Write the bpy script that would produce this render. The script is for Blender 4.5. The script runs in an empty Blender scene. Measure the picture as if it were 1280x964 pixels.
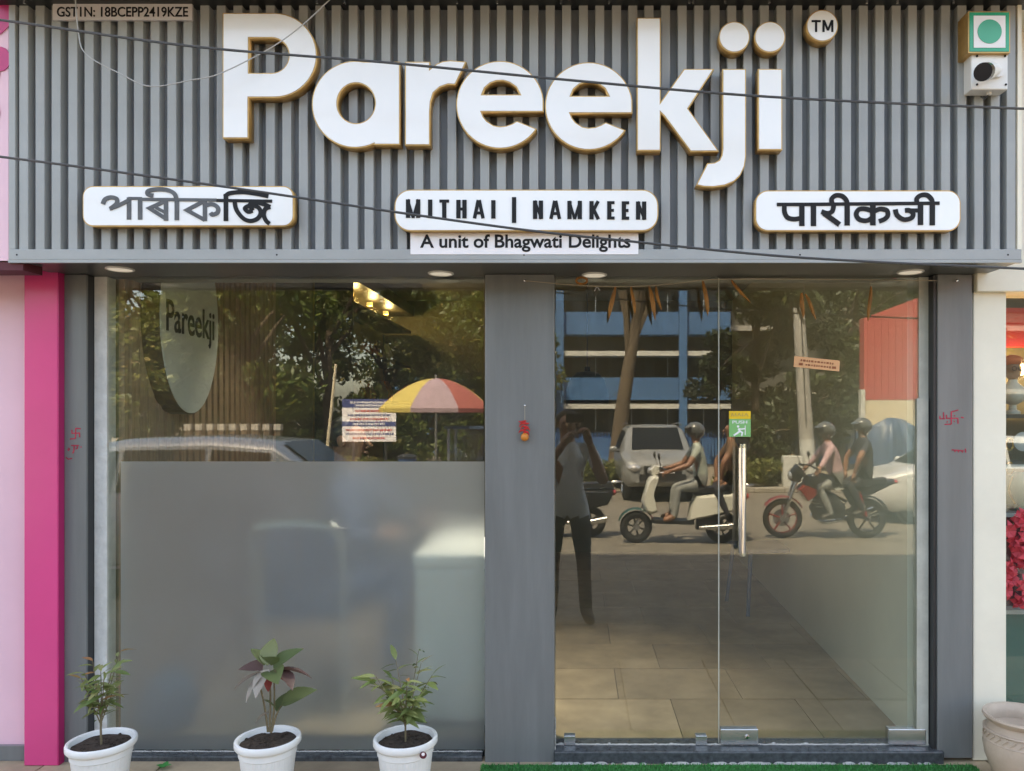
import bpy, bmesh, math, random
from mathutils import Vector, Matrix
R = math.radians
sc = bpy.context.scene
COL = sc.collection
rnd = random.Random(7)

# ------------------------------------------------------------------ camera, sky, sun, exposure
F, U0, V0, D, CZ = 960.0, 722.0, 522.0, 3.2, 1.62      # focal in photo px, eye point in photo px, metres
cam = bpy.data.cameras.new('camera')
cam.sensor_fit = 'HORIZONTAL'; cam.sensor_width = 36.0; cam.lens = 36.0 * F / 1280
cam.shift_x = (640 - U0) / 1280; cam.shift_y = (V0 - 482) / 1280
cam.clip_start = 0.02; cam.clip_end = 2000
cob = bpy.data.objects.new('camera', cam); COL.objects.link(cob)
cob.location = (0, -D, CZ); cob.rotation_euler = (R(90), 0, 0)
sc.camera = cob
SUN_EL, SUN_AZ = 60.0, -24.0           # the sun stands high behind the shop, a little to the left
world = bpy.data.worlds.new('World'); sc.world = world; world.use_nodes = True
wn = world.node_tree
sky = wn.nodes.new('ShaderNodeTexSky'); sky.sky_type = 'NISHITA'; sky.sun_disc = False
sky.sun_elevation = R(SUN_EL); sky.sun_rotation = R(SUN_AZ)
sky.air_density = 1.0; sky.dust_density = 3.0; sky.ozone_density = 0.8
bg = wn.nodes['Background']; bg.inputs['Strength'].default_value = 0.15
wn.links.new(sky.outputs[0], bg.inputs['Color'])
sun = bpy.data.lights.new('sun', 'SUN'); sun.energy = 3.0; sun.angle = R(0.5); sun.color = (1, .93, .82)
sob = bpy.data.objects.new('sun', sun); COL.objects.link(sob); sob.location = (0, 0, 30)
sdir = Vector((math.sin(R(SUN_AZ)) * math.cos(R(SUN_EL)), math.cos(R(SUN_AZ)) * math.cos(R(SUN_EL)), math.sin(R(SUN_EL))))
sob.rotation_euler = sdir.to_track_quat('Z', 'Y').to_euler()
sc.view_settings.view_transform = 'Standard'; sc.view_settings.look = 'None'
sc.view_settings.gamma = 1; sc.view_settings.exposure = 2.6
sc.view_settings.use_white_balance = True; sc.view_settings.white_balance_temperature = 8200; sc.view_settings.white_balance_tint = 10
sc.cycles.use_denoising = True
sc.cycles.max_bounces = 10; sc.cycles.transparent_max_bounces = 16; sc.cycles.transmission_bounces = 8
sc.cycles.caustics_reflective = False; sc.cycles.caustics_refractive = True
sc.cycles.sample_clamp_indirect = 6

# ------------------------------------------------------------------ helpers
def W(u, v, y=0.0):                     # photo pixel -> point on the plane at depth y
    s = (D + y) / F
    return Vector(((u - U0) * s, y, CZ + (V0 - v) * s))
def WX(u, y=0.0): return (u - U0) * (D + y) / F
def WZ(v, y=0.0): return CZ + (V0 - v) * (D + y) / F
def RX(u, d): return (u - U0) * (D + d) / F            # something across the street seen in the glass
GZ = -0.20                              # the street lies this much below the zero level
def RZ(v, d): return CZ - GZ + (V0 - v) * (D + d) / F    # height above the street

def tag(o, label=None, cat=None, group=None, kind=None):
    if label: o['label'] = label
    if cat: o['category'] = cat
    if group: o['group'] = group
    if kind: o['kind'] = kind
    return o
def thing(name, label, cat, loc=(0, 0, 0), rz=0, group=None):
    o = bpy.data.objects.new(name, None); COL.objects.link(o); o.empty_display_size = .1
    o.location = loc; o.rotation_euler = (0, 0, rz)
    return tag(o, label, cat, group)
def copy_tree(o, parent=None):
    c = o.copy(); COL.objects.link(c); c.parent = parent
    for ch in list(o.children): copy_tree(ch, c)
    return c

class MB:
    def __init__(s): s.v = []; s.f = []; s.M = None
    def add(s, vs, fs):
        n = len(s.v)
        s.v += [tuple(s.M @ Vector(p)) if s.M else tuple(p) for p in vs]
        s.f += [tuple(i + n for i in f) for f in fs]; return s
    def box(s, a, b):
        x0, x1 = sorted((a[0], b[0])); y0, y1 = sorted((a[1], b[1])); z0, z1 = sorted((a[2], b[2]))
        return s.add([(x0,y0,z0),(x1,y0,z0),(x1,y1,z0),(x0,y1,z0),(x0,y0,z1),(x1,y0,z1),(x1,y1,z1),(x0,y1,z1)],
                     [(0,3,2,1),(4,5,6,7),(0,1,5,4),(1,2,6,5),(2,3,7,6),(3,0,4,7)])
    def loft(s, rings, cap=True, closed=True):
        n = len(rings[0]); vs = [p for r in rings for p in r]; fs = []
        for i in range(len(rings) - 1):
            for j in range(n if closed else n - 1):
                k = (j + 1) % n
                fs.append((i*n+j, i*n+k, (i+1)*n+k, (i+1)*n+j))
        if cap:
            fs.append(tuple(range(n))[::-1]); fs.append(tuple((len(rings)-1)*n + j for j in range(n)))
        return s.add(vs, fs)
    def tube(s, pts, r, n=8, cap=True):
        pts = [Vector(p) for p in pts]; m = len(pts)
        rr = r if isinstance(r, (list, tuple)) else [r] * m
        rings = []; up = None
        for i, p in enumerate(pts):
            t = (pts[min(i+1, m-1)] - pts[max(i-1, 0)])
            t = t.normalized() if t.length > 1e-9 else Vector((0, 0, 1))
            if up is None:
                up = t.orthogonal().normalized()
            else:
                up = up - t * up.dot(t)
                up = up.normalized() if up.length > 1e-6 else t.orthogonal().normalized()
            b = t.cross(up)
            rings.append([tuple(p + (up*math.cos(2*math.pi*k/n) + b*math.sin(2*math.pi*k/n)) * rr[i]) for k in range(n)])
        return s.loft(rings, cap)
    def lathe(s, prof, n=24, c=(0, 0, 0), flute=0, amp=0, ax='z', cap=True):
        rings = []
        for r, z in prof:
            ring = []
            for k in range(n):
                a = 2*math.pi*k/n; q = r * (1 + (amp * math.cos(flute * a) if flute else 0))
                p = (q*math.cos(a), q*math.sin(a), z)
                if ax == 'y': p = (p[0], p[2], p[1])
                if ax == 'x': p = (p[2], p[0], p[1])
                ring.append((p[0]+c[0], p[1]+c[1], p[2]+c[2]))
            rings.append(ring)
        return s.loft(rings, cap)
    def ball(s, c, r, n=12, m=8):
        if not isinstance(r, (tuple, list)): r = (r, r, r)
        rings = []
        for i in range(m + 1):
            t = math.pi * (i + .02) / (m + .04); 
            rings.append([(c[0]+r[0]*math.sin(t)*math.cos(2*math.pi*k/n), c[1]+r[1]*math.sin(t)*math.sin(2*math.pi*k/n), c[2]-r[2]*math.cos(t)) for k in range(n)])
        return s.loft(rings, True)
    def build(s, name, mat, parent=None, smooth=False, bevel=0):
        me = bpy.data.meshes.new(name); me.from_pydata(s.v, [], s.f); me.update()
        return link(name, me, mat, parent, smooth, bevel)
def link(name, me, mat, parent=None, smooth=False, bevel=0):
    bm = bmesh.new(); bm.from_mesh(me); bmesh.ops.recalc_face_normals(bm, faces=bm.faces); bm.to_mesh(me); bm.free()
    o = bpy.data.objects.new(name, me); COL.objects.link(o)
    if mat and not me.materials: me.materials.append(mat)
    if parent: o.parent = parent
    if smooth:
        for p in me.polygons: p.use_smooth = True
        try: me.set_sharp_from_angle(angle=R(40))
        except Exception: pass
    if bevel:
        b = o.modifiers.new('bevel', 'BEVEL'); b.width = bevel; b.segments = 2; b.limit_method = 'ANGLE'
    return o
def box(name, a, b, mat, parent=None, bevel=0): return MB().box(a, b).build(name, mat, parent, False, bevel)

# ------------------------------------------------------------------ materials
def mat(name, col, rough=.6, metal=0, var=0, scale=6, bump=0, bscale=60, spec=.5, col2=None, stretch=(1, 1, 1), coat=0, emis=0, each=0):
    m = bpy.data.materials.new(name); m.use_nodes = True; nt = m.node_tree; p = nt.nodes['Principled BSDF']
    p.inputs['Base Color'].default_value = (*col, 1); p.inputs['Roughness'].default_value = rough
    p.inputs['Metallic'].default_value = metal; p.inputs['Specular IOR Level'].default_value = spec
    p.inputs['Coat Weight'].default_value = coat; p.inputs['Coat Roughness'].default_value = .06
    if emis: p.inputs['Emission Color'].default_value = (*col, 1); p.inputs['Emission Strength'].default_value = emis
    tc = nt.nodes.new('ShaderNodeTexCoord'); mp = nt.nodes.new('ShaderNodeMapping'); mp.inputs['Scale'].default_value = stretch
    nt.links.new(tc.outputs['Object'], mp.inputs['Vector'])
    if var or col2:
        n = nt.nodes.new('ShaderNodeTexNoise'); n.inputs['Scale'].default_value = scale; n.inputs['Detail'].default_value = 6
        n.inputs['Roughness'].default_value = .65
        nt.links.new(mp.outputs[0], n.inputs['Vector'])
        r = nt.nodes.new('ShaderNodeValToRGB'); c2 = col2 or tuple(min(1, c * (1 + var)) for c in col)
        c1 = col if col2 else tuple(c * (1 - var) for c in col)
        r.color_ramp.elements[0].position = .32; r.color_ramp.elements[1].position = .68
        r.color_ramp.elements[0].color = (*c1, 1); r.color_ramp.elements[1].color = (*c2, 1)
        nt.links.new(n.outputs['Fac'], r.inputs['Fac']); nt.links.new(r.outputs[0], p.inputs['Base Color'])
    if each:                             # every piece has a slightly different tone
        src = p.inputs['Base Color'].links[0].from_socket; oi = nt.nodes.new('ShaderNodeObjectInfo'); hs = nt.nodes.new('ShaderNodeHueSaturation')
        mr = nt.nodes.new('ShaderNodeMapRange'); mr.inputs[3].default_value = 1 - each; mr.inputs[4].default_value = 1 + each
        nt.links.new(oi.outputs['Random'], mr.inputs[0]); nt.links.new(mr.outputs[0], hs.inputs['Value']); nt.links.new(src, hs.inputs['Color']); nt.links.new(hs.outputs[0], p.inputs['Base Color'])
    if bump:
        n2 = nt.nodes.new('ShaderNodeTexNoise'); n2.inputs['Scale'].default_value = bscale; n2.inputs['Detail'].default_value = 5
        nt.links.new(mp.outputs[0], n2.inputs['Vector'])
        b = nt.nodes.new('ShaderNodeBump'); b.inputs['Strength'].default_value = bump; b.inputs['Distance'].default_value = .01
        nt.links.new(n2.outputs['Fac'], b.inputs['Height']); nt.links.new(b.outputs[0], p.inputs['Normal'])
    return m
def glass_mat(name, tint=(.90, .93, .90), base=.08, dirt=.022):
    m = bpy.data.materials.new(name); m.use_nodes = True; nt = m.node_tree
    nt.nodes.remove(nt.nodes['Principled BSDF']); out = nt.nodes['Material Output']
    tr = nt.nodes.new('ShaderNodeBsdfTransparent'); tr.inputs['Color'].default_value = (*tint, 1)
    gl = nt.nodes.new('ShaderNodeBsdfGlossy'); gl.inputs['Roughness'].default_value = 0.0
    gl.inputs['Color'].default_value = (1, 1, 1, 1)
    lw = nt.nodes.new('ShaderNodeLayerWeight'); lw.inputs['Blend'].default_value = .5
    pw = nt.nodes.new('ShaderNodeMath'); pw.operation = 'POWER'; pw.inputs[1].default_value = 5
    ma = nt.nodes.new('ShaderNodeMath'); ma.operation = 'MULTIPLY_ADD'; ma.inputs[1].default_value = .9; ma.inputs[2].default_value = base
    nt.links.new(lw.outputs['Facing'], pw.inputs[0]); nt.links.new(pw.outputs[0], ma.inputs[0])
    mx = nt.nodes.new('ShaderNodeMixShader'); nt.links.new(ma.outputs[0], mx.inputs[0])
    nt.links.new(tr.outputs[0], mx.inputs[1]); nt.links.new(gl.outputs[0], mx.inputs[2])
    # a thin film of dust on the pane
    df = nt.nodes.new('ShaderNodeBsdfDiffuse'); df.inputs['Color'].default_value = (.6, .58, .52, 1)
    tc = nt.nodes.new('ShaderNodeTexCoord'); n = nt.nodes.new('ShaderNodeTexNoise'); n.inputs['Scale'].default_value = 2.5; n.inputs['Detail'].default_value = 8
    nt.links.new(tc.outputs['Object'], n.inputs['Vector'])
    mr = nt.nodes.new('ShaderNodeMapRange'); mr.inputs[1].default_value = .35; mr.inputs[2].default_value = .75; mr.inputs[3].default_value = dirt*.3; mr.inputs[4].default_value = dirt
    nt.links.new(n.outputs['Fac'], mr.inputs[0])
    m2 = nt.nodes.new('ShaderNodeMixShader'); nt.links.new(mr.outputs[0], m2.inputs[0])
    nt.links.new(mx.outputs[0], m2.inputs[1]); nt.links.new(df.outputs[0], m2.inputs[2])
    nt.links.new(m2.outputs[0], out.inputs['Surface'])
    return m
def film_mat(name):
    m = bpy.data.materials.new(name); m.use_nodes = True; nt = m.node_tree
    nt.nodes.remove(nt.nodes['Principled BSDF']); out = nt.nodes['Material Output']
    df = nt.nodes.new('ShaderNodeBsdfDiffuse'); df.inputs['Color'].default_value = (.60, .61, .57, 1)
    tl = nt.nodes.new('ShaderNodeBsdfTranslucent'); tl.inputs['Color'].default_value = (.7, .72, .70, 1)
    tc = nt.nodes.new('ShaderNodeTexCoord'); ns = nt.nodes.new('ShaderNodeTexNoise'); ns.inputs['Scale'].default_value = 3.5; ns.inputs['Detail'].default_value = 9; ns.inputs['Roughness'].default_value = .7
    rp_ = nt.nodes.new('ShaderNodeValToRGB'); rp_.color_ramp.elements[0].color = (.60, .63, .63, 1); rp_.color_ramp.elements[1].color = (.78, .81, .81, 1); rp_.color_ramp.elements[0].position = .35; rp_.color_ramp.elements[1].position = .68
    nt.links.new(tc.outputs['Object'], ns.inputs['Vector']); nt.links.new(ns.outputs['Fac'], rp_.inputs['Fac']); nt.links.new(rp_.outputs[0], df.inputs['Color'])
    rf = nt.nodes.new('ShaderNodeBsdfRefraction'); rf.inputs['Color'].default_value = (.9, .92, .9, 1); rf.inputs['IOR'].default_value = 1.4; rf.inputs['Roughness'].default_value = .48
    a = nt.nodes.new('ShaderNodeMixShader'); a.inputs[0].default_value = .55
    b = nt.nodes.new('ShaderNodeMixShader'); b.inputs[0].default_value = .70
    nt.links.new(df.outputs[0], a.inputs[1]); nt.links.new(tl.outputs[0], a.inputs[2])
    nt.links.new(a.outputs[0], b.inputs[1]); nt.links.new(rf.outputs[0], b.inputs[2]); nt.links.new(b.outputs[0], out.inputs['Surface'])
    return m
def leaf_mat(name, c1, c2, c3=None, trans=.3, rough=.5):
    m = bpy.data.materials.new(name); m.use_nodes = True; nt = m.node_tree; p = nt.nodes['Principled BSDF']
    g = nt.nodes.new('ShaderNodeNewGeometry'); r = nt.nodes.new('ShaderNodeValToRGB')
    oi = nt.nodes.new('ShaderNodeObjectInfo'); ad = nt.nodes.new('ShaderNodeMath'); ad.operation = 'ADD'
    fr = nt.nodes.new('ShaderNodeMath'); fr.operation = 'FRACT'
    nt.links.new(g.outputs['Random Per Island'], ad.inputs[0]); nt.links.new(oi.outputs['Random'], ad.inputs[1]); nt.links.new(ad.outputs[0], fr.inputs[0])
    nt.links.new(fr.outputs[0], r.inputs['Fac'])
    r.color_ramp.elements[0].color = (*c1, 1); r.color_ramp.elements[1].color = (*c2, 1)
    if c3: e = r.color_ramp.elements.new(.9); e.color = (*c2, 1); r.color_ramp.elements[2].color = (*c3, 1)
    nt.links.new(r.outputs[0], p.inputs['Base Color']); p.inputs['Roughness'].default_value = rough
    tl = nt.nodes.new('ShaderNodeBsdfTranslucent'); nt.links.new(r.outputs[0], tl.inputs['Color'])
    mx = nt.nodes.new('ShaderNodeMixShader'); mx.inputs[0].default_value = trans
    nt.links.new(p.outputs[0], mx.inputs[1]); nt.links.new(tl.outputs[0], mx.inputs[2])
    nt.links.new(mx.outputs[0], nt.nodes['Material Output'].inputs['Surface'])
    return m
def wood_mat(name, c1, c2, rough=.45):
    return mat(name, c1, rough, col2=c2, scale=5, stretch=(14, 14, 1), bump=.1, bscale=8)

M = dict(
 slat=mat('painted_metal_grey', (.33, .343, .337), .42, var=.09, scale=3, each=.05, bump=.03, bscale=30),
 slatback=mat('painted_sheet_grey', (.215, .228, .235), .5, var=.08, scale=3),
 acp=mat('grey_composite_panel', (.166, .172, .167), .34, var=.13, scale=1.6, stretch=(7, 7, .7), bump=.03, bscale=5),
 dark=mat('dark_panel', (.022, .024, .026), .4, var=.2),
 soffit=mat('soffit_panel', (.085, .088, .085), .3, var=.1),
 gold=mat('gold_edge_strip', (.55, .33, .12), .35, metal=.5, var=.15, scale=20),
 white=mat('white_acrylic', (.84, .84, .83), .14, var=.015, scale=4, bump=.03, bscale=3, coat=.3),
 sticker=mat('white_vinyl', (.86, .83, .84), .45, var=.03),
 greyplate=mat('grey_plate', (.62, .59, .60), .4, var=.05),
 black=mat('black_vinyl', (.010, .010, .011), .5, spec=.25),
 sheenvinyl=mat('vinyl_painted_sheen', (.09, .095, .10), .5, var=.2, scale=30),  # black lettering greyed in its colour to stand for reflected sky
 green=mat('green_acrylic', (.02, .36, .20), .2, var=.05),
 greendot=mat('green_print', (.05, .40, .24), .25, var=.04),
 plastic=mat('white_plastic', (.76, .75, .72), .35, var=.03),
 lens=mat('camera_lens_black', (.01, .01, .012), .12),
 cable=mat('black_cable', (.05, .055, .06), .45),
 wire=mat('pale_wire', (.42, .42, .41), .45),
 pink=mat('magenta_panel', (.72, .07, .23), .22, var=.05, scale=2),
 pinkside=mat('crimson_panel', (.46, .02, .13), .3, var=.05),
 palepink=mat('pale_pink_panel', (.78, .50, .58), .35, var=.05, scale=1.5),
 rose=mat('deep_rose_print', (.52, .03, .16), .4, var=.1),
 cream=mat('cream_paint', (.82, .76, .62), .5, var=.06, scale=2.5, bump=.08, bscale=12),
 putty=mat('white_putty', (.62, .61, .57), .75, var=.12, scale=14, bump=.5, bscale=40),
 frame=mat('pale_frame', (.50, .50, .43), .5, var=.15, scale=9),
 granite=mat('black_granite', (.06, .066, .07), .25, var=.45, scale=40, bump=.03),
 mastic=mat('dried_mortar', (.42, .41, .38), .85, var=.2, scale=30, bump=.7, bscale=60),
 turf=leaf_mat('green_turf', (.02, .16, .03), (.05, .32, .07), trans=.15),
 turfback=mat('green_mat_backing', (.02, .13, .03), .9),
 wood=wood_mat('brown_wood_laminate', (.36, .235, .15), (.52, .36, .235)),
 groove=mat('dark_groove', (.025, .018, .014), .5),
 tan=mat('tan_wall', (.22, .195, .11), .6, var=.08, scale=2),
 paleinside=mat('pale_green_grey_wall', (.74, .73, .61), .45, var=.06, scale=1.5),
 ceil=mat('interior_ceiling', (.36, .34, .28), .7),
 tile=mat('stone_floor_tile', (.27, .20, .125), .35, col2=(.47, .35, .22), scale=4, bump=.15, bscale=14, each=.22),
 grout=mat('grout', (.07, .06, .05), .9),
 steel=mat('brushed_steel', (.62, .62, .60), .25, metal=.9, var=.06, scale=30),
 chrome=mat('chrome', (.8, .8, .8), .08, metal=1),
 glass=glass_mat('clear_shop_glass'), film=film_mat('frosted_film'),
 red=mat('red_paint', (.50, .03, .03), .4, var=.1),
 redmark=mat('red_vermilion', (.42, .03, .06), .8, var=.35, scale=60),
 orange=mat('orange_skin_fruit', (.62, .21, .03), .45, var=.1),
 dry=mat('dried_mango_leaf', (.30, .13, .03), .7, var=.35, scale=30, bump=.2),
 string=mat('thread', (.45, .38, .28), .9),
 paper=mat('orange_paper', (.70, .37, .18), .7, var=.05),
 print=mat('brown_print', (.26, .08, .03), .7),
 yellow=mat('yellow_print', (.78, .50, .02), .4),
 pushgreen=mat('green_sticker', (.18, .45, .15), .4, var=.05),
 soil=mat('potting_soil', (.045, .03, .02), 1, var=.4, scale=60, bump=1, bscale=50),
 pot=mat('white_pot_plastic', (.80, .80, .785), .4, col2=(.70, .69, .66), scale=7, bump=.04),
 clay=mat('carved_clay', (.48, .38, .29), .6, var=.12, scale=8, bump=.25, bscale=40),
 bark=mat('tree_bark', (.10, .075, .05), .9, var=.35, scale=10, bump=.8, bscale=14),
 stem=mat('plant_stem', (.17, .13, .07), .8, var=.2),
 leafA=leaf_mat('narrow_leaf', (.13, .19, .05), (.27, .30, .11), (.36, .17, .07)),
 leafB=leaf_mat('broad_leaf', (.09, .13, .05), (.17, .20, .08), (.26, .12, .10)),
 leafR=leaf_mat('red_leaf', (.38, .05, .06), (.45, .12, .10)),
 leafD=leaf_mat('purple_leaf', (.13, .075, .07), (.22, .13, .11), (.30, .12, .11)),
 leafP=leaf_mat('dusty_leaf', (.33, .28, .25), (.40, .36, .30)),
 tree=leaf_mat('tree_leaf', (.045, .08, .015), (.14, .18, .035), (.24, .20, .06), trans=.35),
 tree2=leaf_mat('tree_leaf_pale', (.08, .11, .025), (.20, .21, .055), (.32, .22, .08), trans=.35),
 treeShade=leaf_mat('tree_leaf_shaded', (.015, .028, .008), (.05, .07, .02), (.10, .12, .04), trans=.25),  # leaf colour darkened to stand for shade cast by neighbouring trees
 asphalt=mat('road_asphalt', (.17, .15, .118), .9, var=.2, scale=3, bump=.3, bscale=90),
 earth=mat('dusty_ground', (.24, .20, .145), .95, var=.2, scale=2, bump=.3, bscale=40),
 pave=mat('paving', (.36, .28, .185), .7, var=.22, scale=4, each=.2, bump=.2, bscale=60),
 concrete=mat('concrete', (.36, .34, .30), .85, var=.15, scale=5, bump=.2),
 kerb=mat('kerb_stone', (.30, .27, .22), .85, var=.2, scale=5),
 blue=mat('blue_paint', (.05, .14, .29), .55, var=.1, scale=2),
 bluedark=mat('blue_dark_paint', (.025, .09, .26), .5, var=.1),
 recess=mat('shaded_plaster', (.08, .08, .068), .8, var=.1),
 ledge=mat('pale_ledge', (.55, .55, .50), .7, var=.1),
 wglass=mat('window_dark_glass', (.02, .025, .025), .08),
 silver=mat('silver_car_paint', (.25, .255, .245), .3, metal=.15, coat=.3),
 grey_car=mat('grey_car_paint', (.60, .62, .63), .25, metal=.4, coat=.8),
 whitecar=mat('white_car_paint', (.60, .60, .58), .25, coat=.8),
 carglass=mat('car_glass', (.012, .015, .018), .12, spec=.12),
 rubber=mat('tyre_rubber', (.015, .015, .015), .8, bump=.3),
 lampglass=mat('headlamp_glass', (.6, .6, .6), .08, metal=.6),
 redlamp=mat('red_lamp', (.5, .01, .015), .15, coat=.5),
 bikeblack=mat('gloss_black', (.015, .016, .018), .18, coat=.6),
 bikered=mat('dark_red_paint', (.22, .02, .018), .25, coat=.6),
 bikewhite=mat('cream_white_plastic', (.70, .69, .60), .25, coat=.4),
 bikegreen=mat('dark_teal_plastic', (.02, .08, .07), .25, coat=.4),
 seat=mat('seat_vinyl', (.02, .02, .022), .5),
 skin=mat('brown_skin', (.27, .13, .075), .5, var=.08),
 hair=mat('black_hair', (.012, .01, .009), .45),
 tee=mat('pale_grey_tshirt', (.66, .69, .70), .85, var=.06, scale=8, bump=.4, bscale=12),
 trousers=mat('dark_trousers', (.03, .032, .04), .85, var=.15, bump=.3, bscale=14),
 greytrousers=mat('grey_trousers', (.28, .29, .27), .85, var=.1, bump=.3, bscale=14),
 pinkshirt=mat('pink_shirt', (.52, .34, .35), .8, var=.12, scale=8, bump=.3, bscale=14),
 sageshirt=mat('sage_shirt', (.38, .42, .36), .8, var=.12, scale=8, bump=.3, bscale=14),
 brownshirt=mat('brown_shirt', (.16, .09, .05), .85, var=.15, bump=.3),
 blackshirt=mat('black_shirt', (.04, .045, .06), .85, var=.15, bump=.3),
 bluecloth=mat('navy_cloth', (.03, .055, .12), .85, var=.15, bump=.3),
 shoe=mat('dark_shoe', (.03, .025, .02), .5),
 helmet=mat('grey_helmet', (.10, .105, .10), .15, coat=.8),
 visor=mat('helmet_visor', (.02, .02, .025), .05),
 fabY=mat('yellow_fabric', (.56, .44, .12), .8, var=.05), fabP=mat('mauve_fabric', (.38, .27, .30), .8, var=.05), fabR=mat('red_fabric', (.38, .10, .08), .8, var=.05),
 tarp=mat('blue_tarpaulin', (.055, .095, .165), .45, var=.25, scale=6, bump=.5, bscale=8),
 redwall=mat('red_painted_wall', (.46, .085, .075), .7, var=.06), creamwall=mat('cream_painted_wall', (.62, .54, .38), .75, var=.08),
 bluebag=mat('blue_polythene', (.04, .08, .13), .25, var=.3, scale=12, bump=.8, bscale=14),
 bluechair=mat('blue_chair_plastic', (.06, .11, .20), .4),
 lampon=mat('lit_lamp_diffuser', (1, .96, .88), .5, emis=.06), warm=mat('lit_warm_bulb', (1, .62, .25), .5, emis=2.5),
 shelflight=mat('lit_shelf_lamp', (1, .72, .28), .5, emis=.15),
 ochre=mat('ochre_cabinet', (.45, .32, .10), .5, var=.1), cabinet=mat('dark_cabinet', (.06, .05, .035), .4),
 packR=mat('red_packet', (.5, .04, .03), .3, var=.2), packO=mat('orange_packet', (.6, .22, .03), .3, var=.2), packC=mat('cream_packet', (.55, .45, .28), .4, var=.2), packB=mat('brown_packet', (.18, .08, .03), .4, var=.2),
 signblue=mat('sign_blue', (.06, .08, .22), .5), teal=mat('teal_glass', (.02, .15, .13), .15), goldbright=mat('gold_trophy', (.65, .43, .12), .25, metal=.8),
 turban=mat('orange_turban', (.62, .14, .04), .7), statue=mat('pale_statue', (.60, .57, .52), .5), redflower=mat('red_silk_petals', (.46, .03, .045), .6, var=.2),
 crystal=mat('crystal', (.55, .57, .58), .06, spec=.8), burgundy=mat('burgundy_cloth', (.10, .015, .025), .7),
)

# ------------------------------------------------------------------ curves, strokes and lettering
def flat(loops, y0, y1, name, m, parent, off=0.0):
    """closed loops of (x, z) metres -> slab between y0 (front) and y1 (back)"""
    cu = bpy.data.curves.new(name, 'CURVE'); cu.dimensions = '2D'; cu.fill_mode = 'BOTH'
    cu.extrude = abs(y1 - y0) / 2; cu.offset = off
    for lp in loops:
        sp = cu.splines.new('POLY'); sp.points.add(len(lp) - 1)
        for p, (x, z) in zip(sp.points, lp): p.co = (x, z, 0, 1)
        sp.use_cyclic_u = True
    t = bpy.data.objects.new(name, cu); COL.objects.link(t)
    me = bpy.data.meshes.new_from_object(t.evaluated_get(bpy.context.evaluated_depsgraph_get()))
    bpy.data.objects.remove(t); bpy.data.curves.remove(cu)
    ym = (y0 + y1) / 2
    for v in me.vertices: v.co = Vector((v.co.x, ym - v.co.z, v.co.y))
    bm = bmesh.new(); bm.from_mesh(me); bmesh.ops.remove_doubles(bm, verts=bm.verts, dist=1e-5); bm.to_mesh(me); bm.free()
    me.name = name
    return link(name, me, m, parent)
def pxloop(pts, y): return [((u - U0) * (D + y) / F, CZ + (V0 - v) * (D + y) / F) for u, v in pts]
def arc(cx, cy, r, a0, a1, n=24, ry=None):
    ry = ry or r
    return [(cx + r*math.cos(R(a0 + (a1-a0)*i/n)), cy - ry*math.sin(R(a0 + (a1-a0)*i/n))) for i in range(n + 1)]
def rrect(x0, y0, x1, y1, r):
    return arc(x1-r, y0+r, r, 0, 90, 8) + arc(x0+r, y0+r, r, 90, 180, 8) + arc(x0+r, y1-r, r, 180, 270, 8) + arc(x1-r, y1-r, r, 270, 360, 8)
def catmull(pts, n=6):
    if len(pts) < 3: return pts
    P = [pts[0]] + list(pts) + [pts[-1]]; out = []
    for i in range(1, len(P) - 2):
        for k in range(n):
            t = k / n
            out.append(tuple(.5*((2*P[i][j]) + (P[i+1][j]-P[i-1][j])*t + (2*P[i-1][j]-5*P[i][j]+4*P[i+1][j]-P[i+2][j])*t*t + (-P[i-1][j]+3*P[i][j]-3*P[i+1][j]+P[i+2][j])*t**3) for j in range(len(P[0]))))
    out.append(tuple(P[-2])); return out
STK = [0]
def stroke(mb, pts, w, y, smooth=True, depth=.003):
    """pen stroke of pixel points, pixel width w, on the plane y; later strokes lie a hair prouder"""
    STK[0] = (STK[0] + 1) % 9
    y = y - STK[0] * .00012
    if smooth: pts = catmull(pts, 5)
    P = [Vector(p) for p in pts]; L = []; Rr = []
    for i, p in enumerate(P):
        a = (P[i] - P[i-1]).normalized() if i else (P[1] - P[0]).normalized()
        b = (P[i+1] - P[i]).normalized() if i < len(P) - 1 else a
        t = (a + b); t = t.normalized() if t.length > 1e-6 else a
        nrm = Vector((-t.y, t.x)); k = 1 / max(.5, nrm.dot(Vector((-a.y, a.x))))
        L.append(p + nrm * w/2 * k); Rr.append(p - nrm * w/2 * k)
    rings = []
    for a, b in zip(L, Rr):
        (ax, az), (bx, bz) = pxloop([a, b], y)
        rings.append([(ax, y, az), (bx, y, bz), (bx, y + depth, bz), (ax, y + depth, az)])
    mb.loft(rings)
def text_fit(body, u0, u1, v0, v1, y, name, m, parent, off=0.0, depth=.002):
    """lettering fitted into a pixel box on the plane y"""
    cu = bpy.data.curves.new(name, 'FONT'); cu.body = body; cu.extrude = .001; cu.offset = off; cu.resolution_u = 6
    t = bpy.data.objects.new(name, cu); COL.objects.link(t)
    me = bpy.data.meshes.new_from_object(t.evaluated_get(bpy.context.evaluated_depsgraph_get()))
    bpy.data.objects.remove(t); bpy.data.curves.remove(cu)
    xs = [v.co.x for v in me.vertices]; ys = [v.co.y for v in me.vertices]
    X0, X1, Z0, Z1 = WX(u0, y), WX(u1, y), WZ(v1, y), WZ(v0, y)
    xa, xb, ya, yb = min(xs), max(xs), min(ys), max(ys)
    for v in me.vertices:
        x, z = v.co.x, v.co.y
        v.co = Vector((X0 + (x-xa)/(xb-xa)*(X1-X0), y + (0 if v.co.z > 0 else depth), Z0 + (z-ya)/(yb-ya)*(Z1-Z0)))
    me.name = name
    o = link(name, me, m, parent); o['kind'] = 'stuff'; return o

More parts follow.
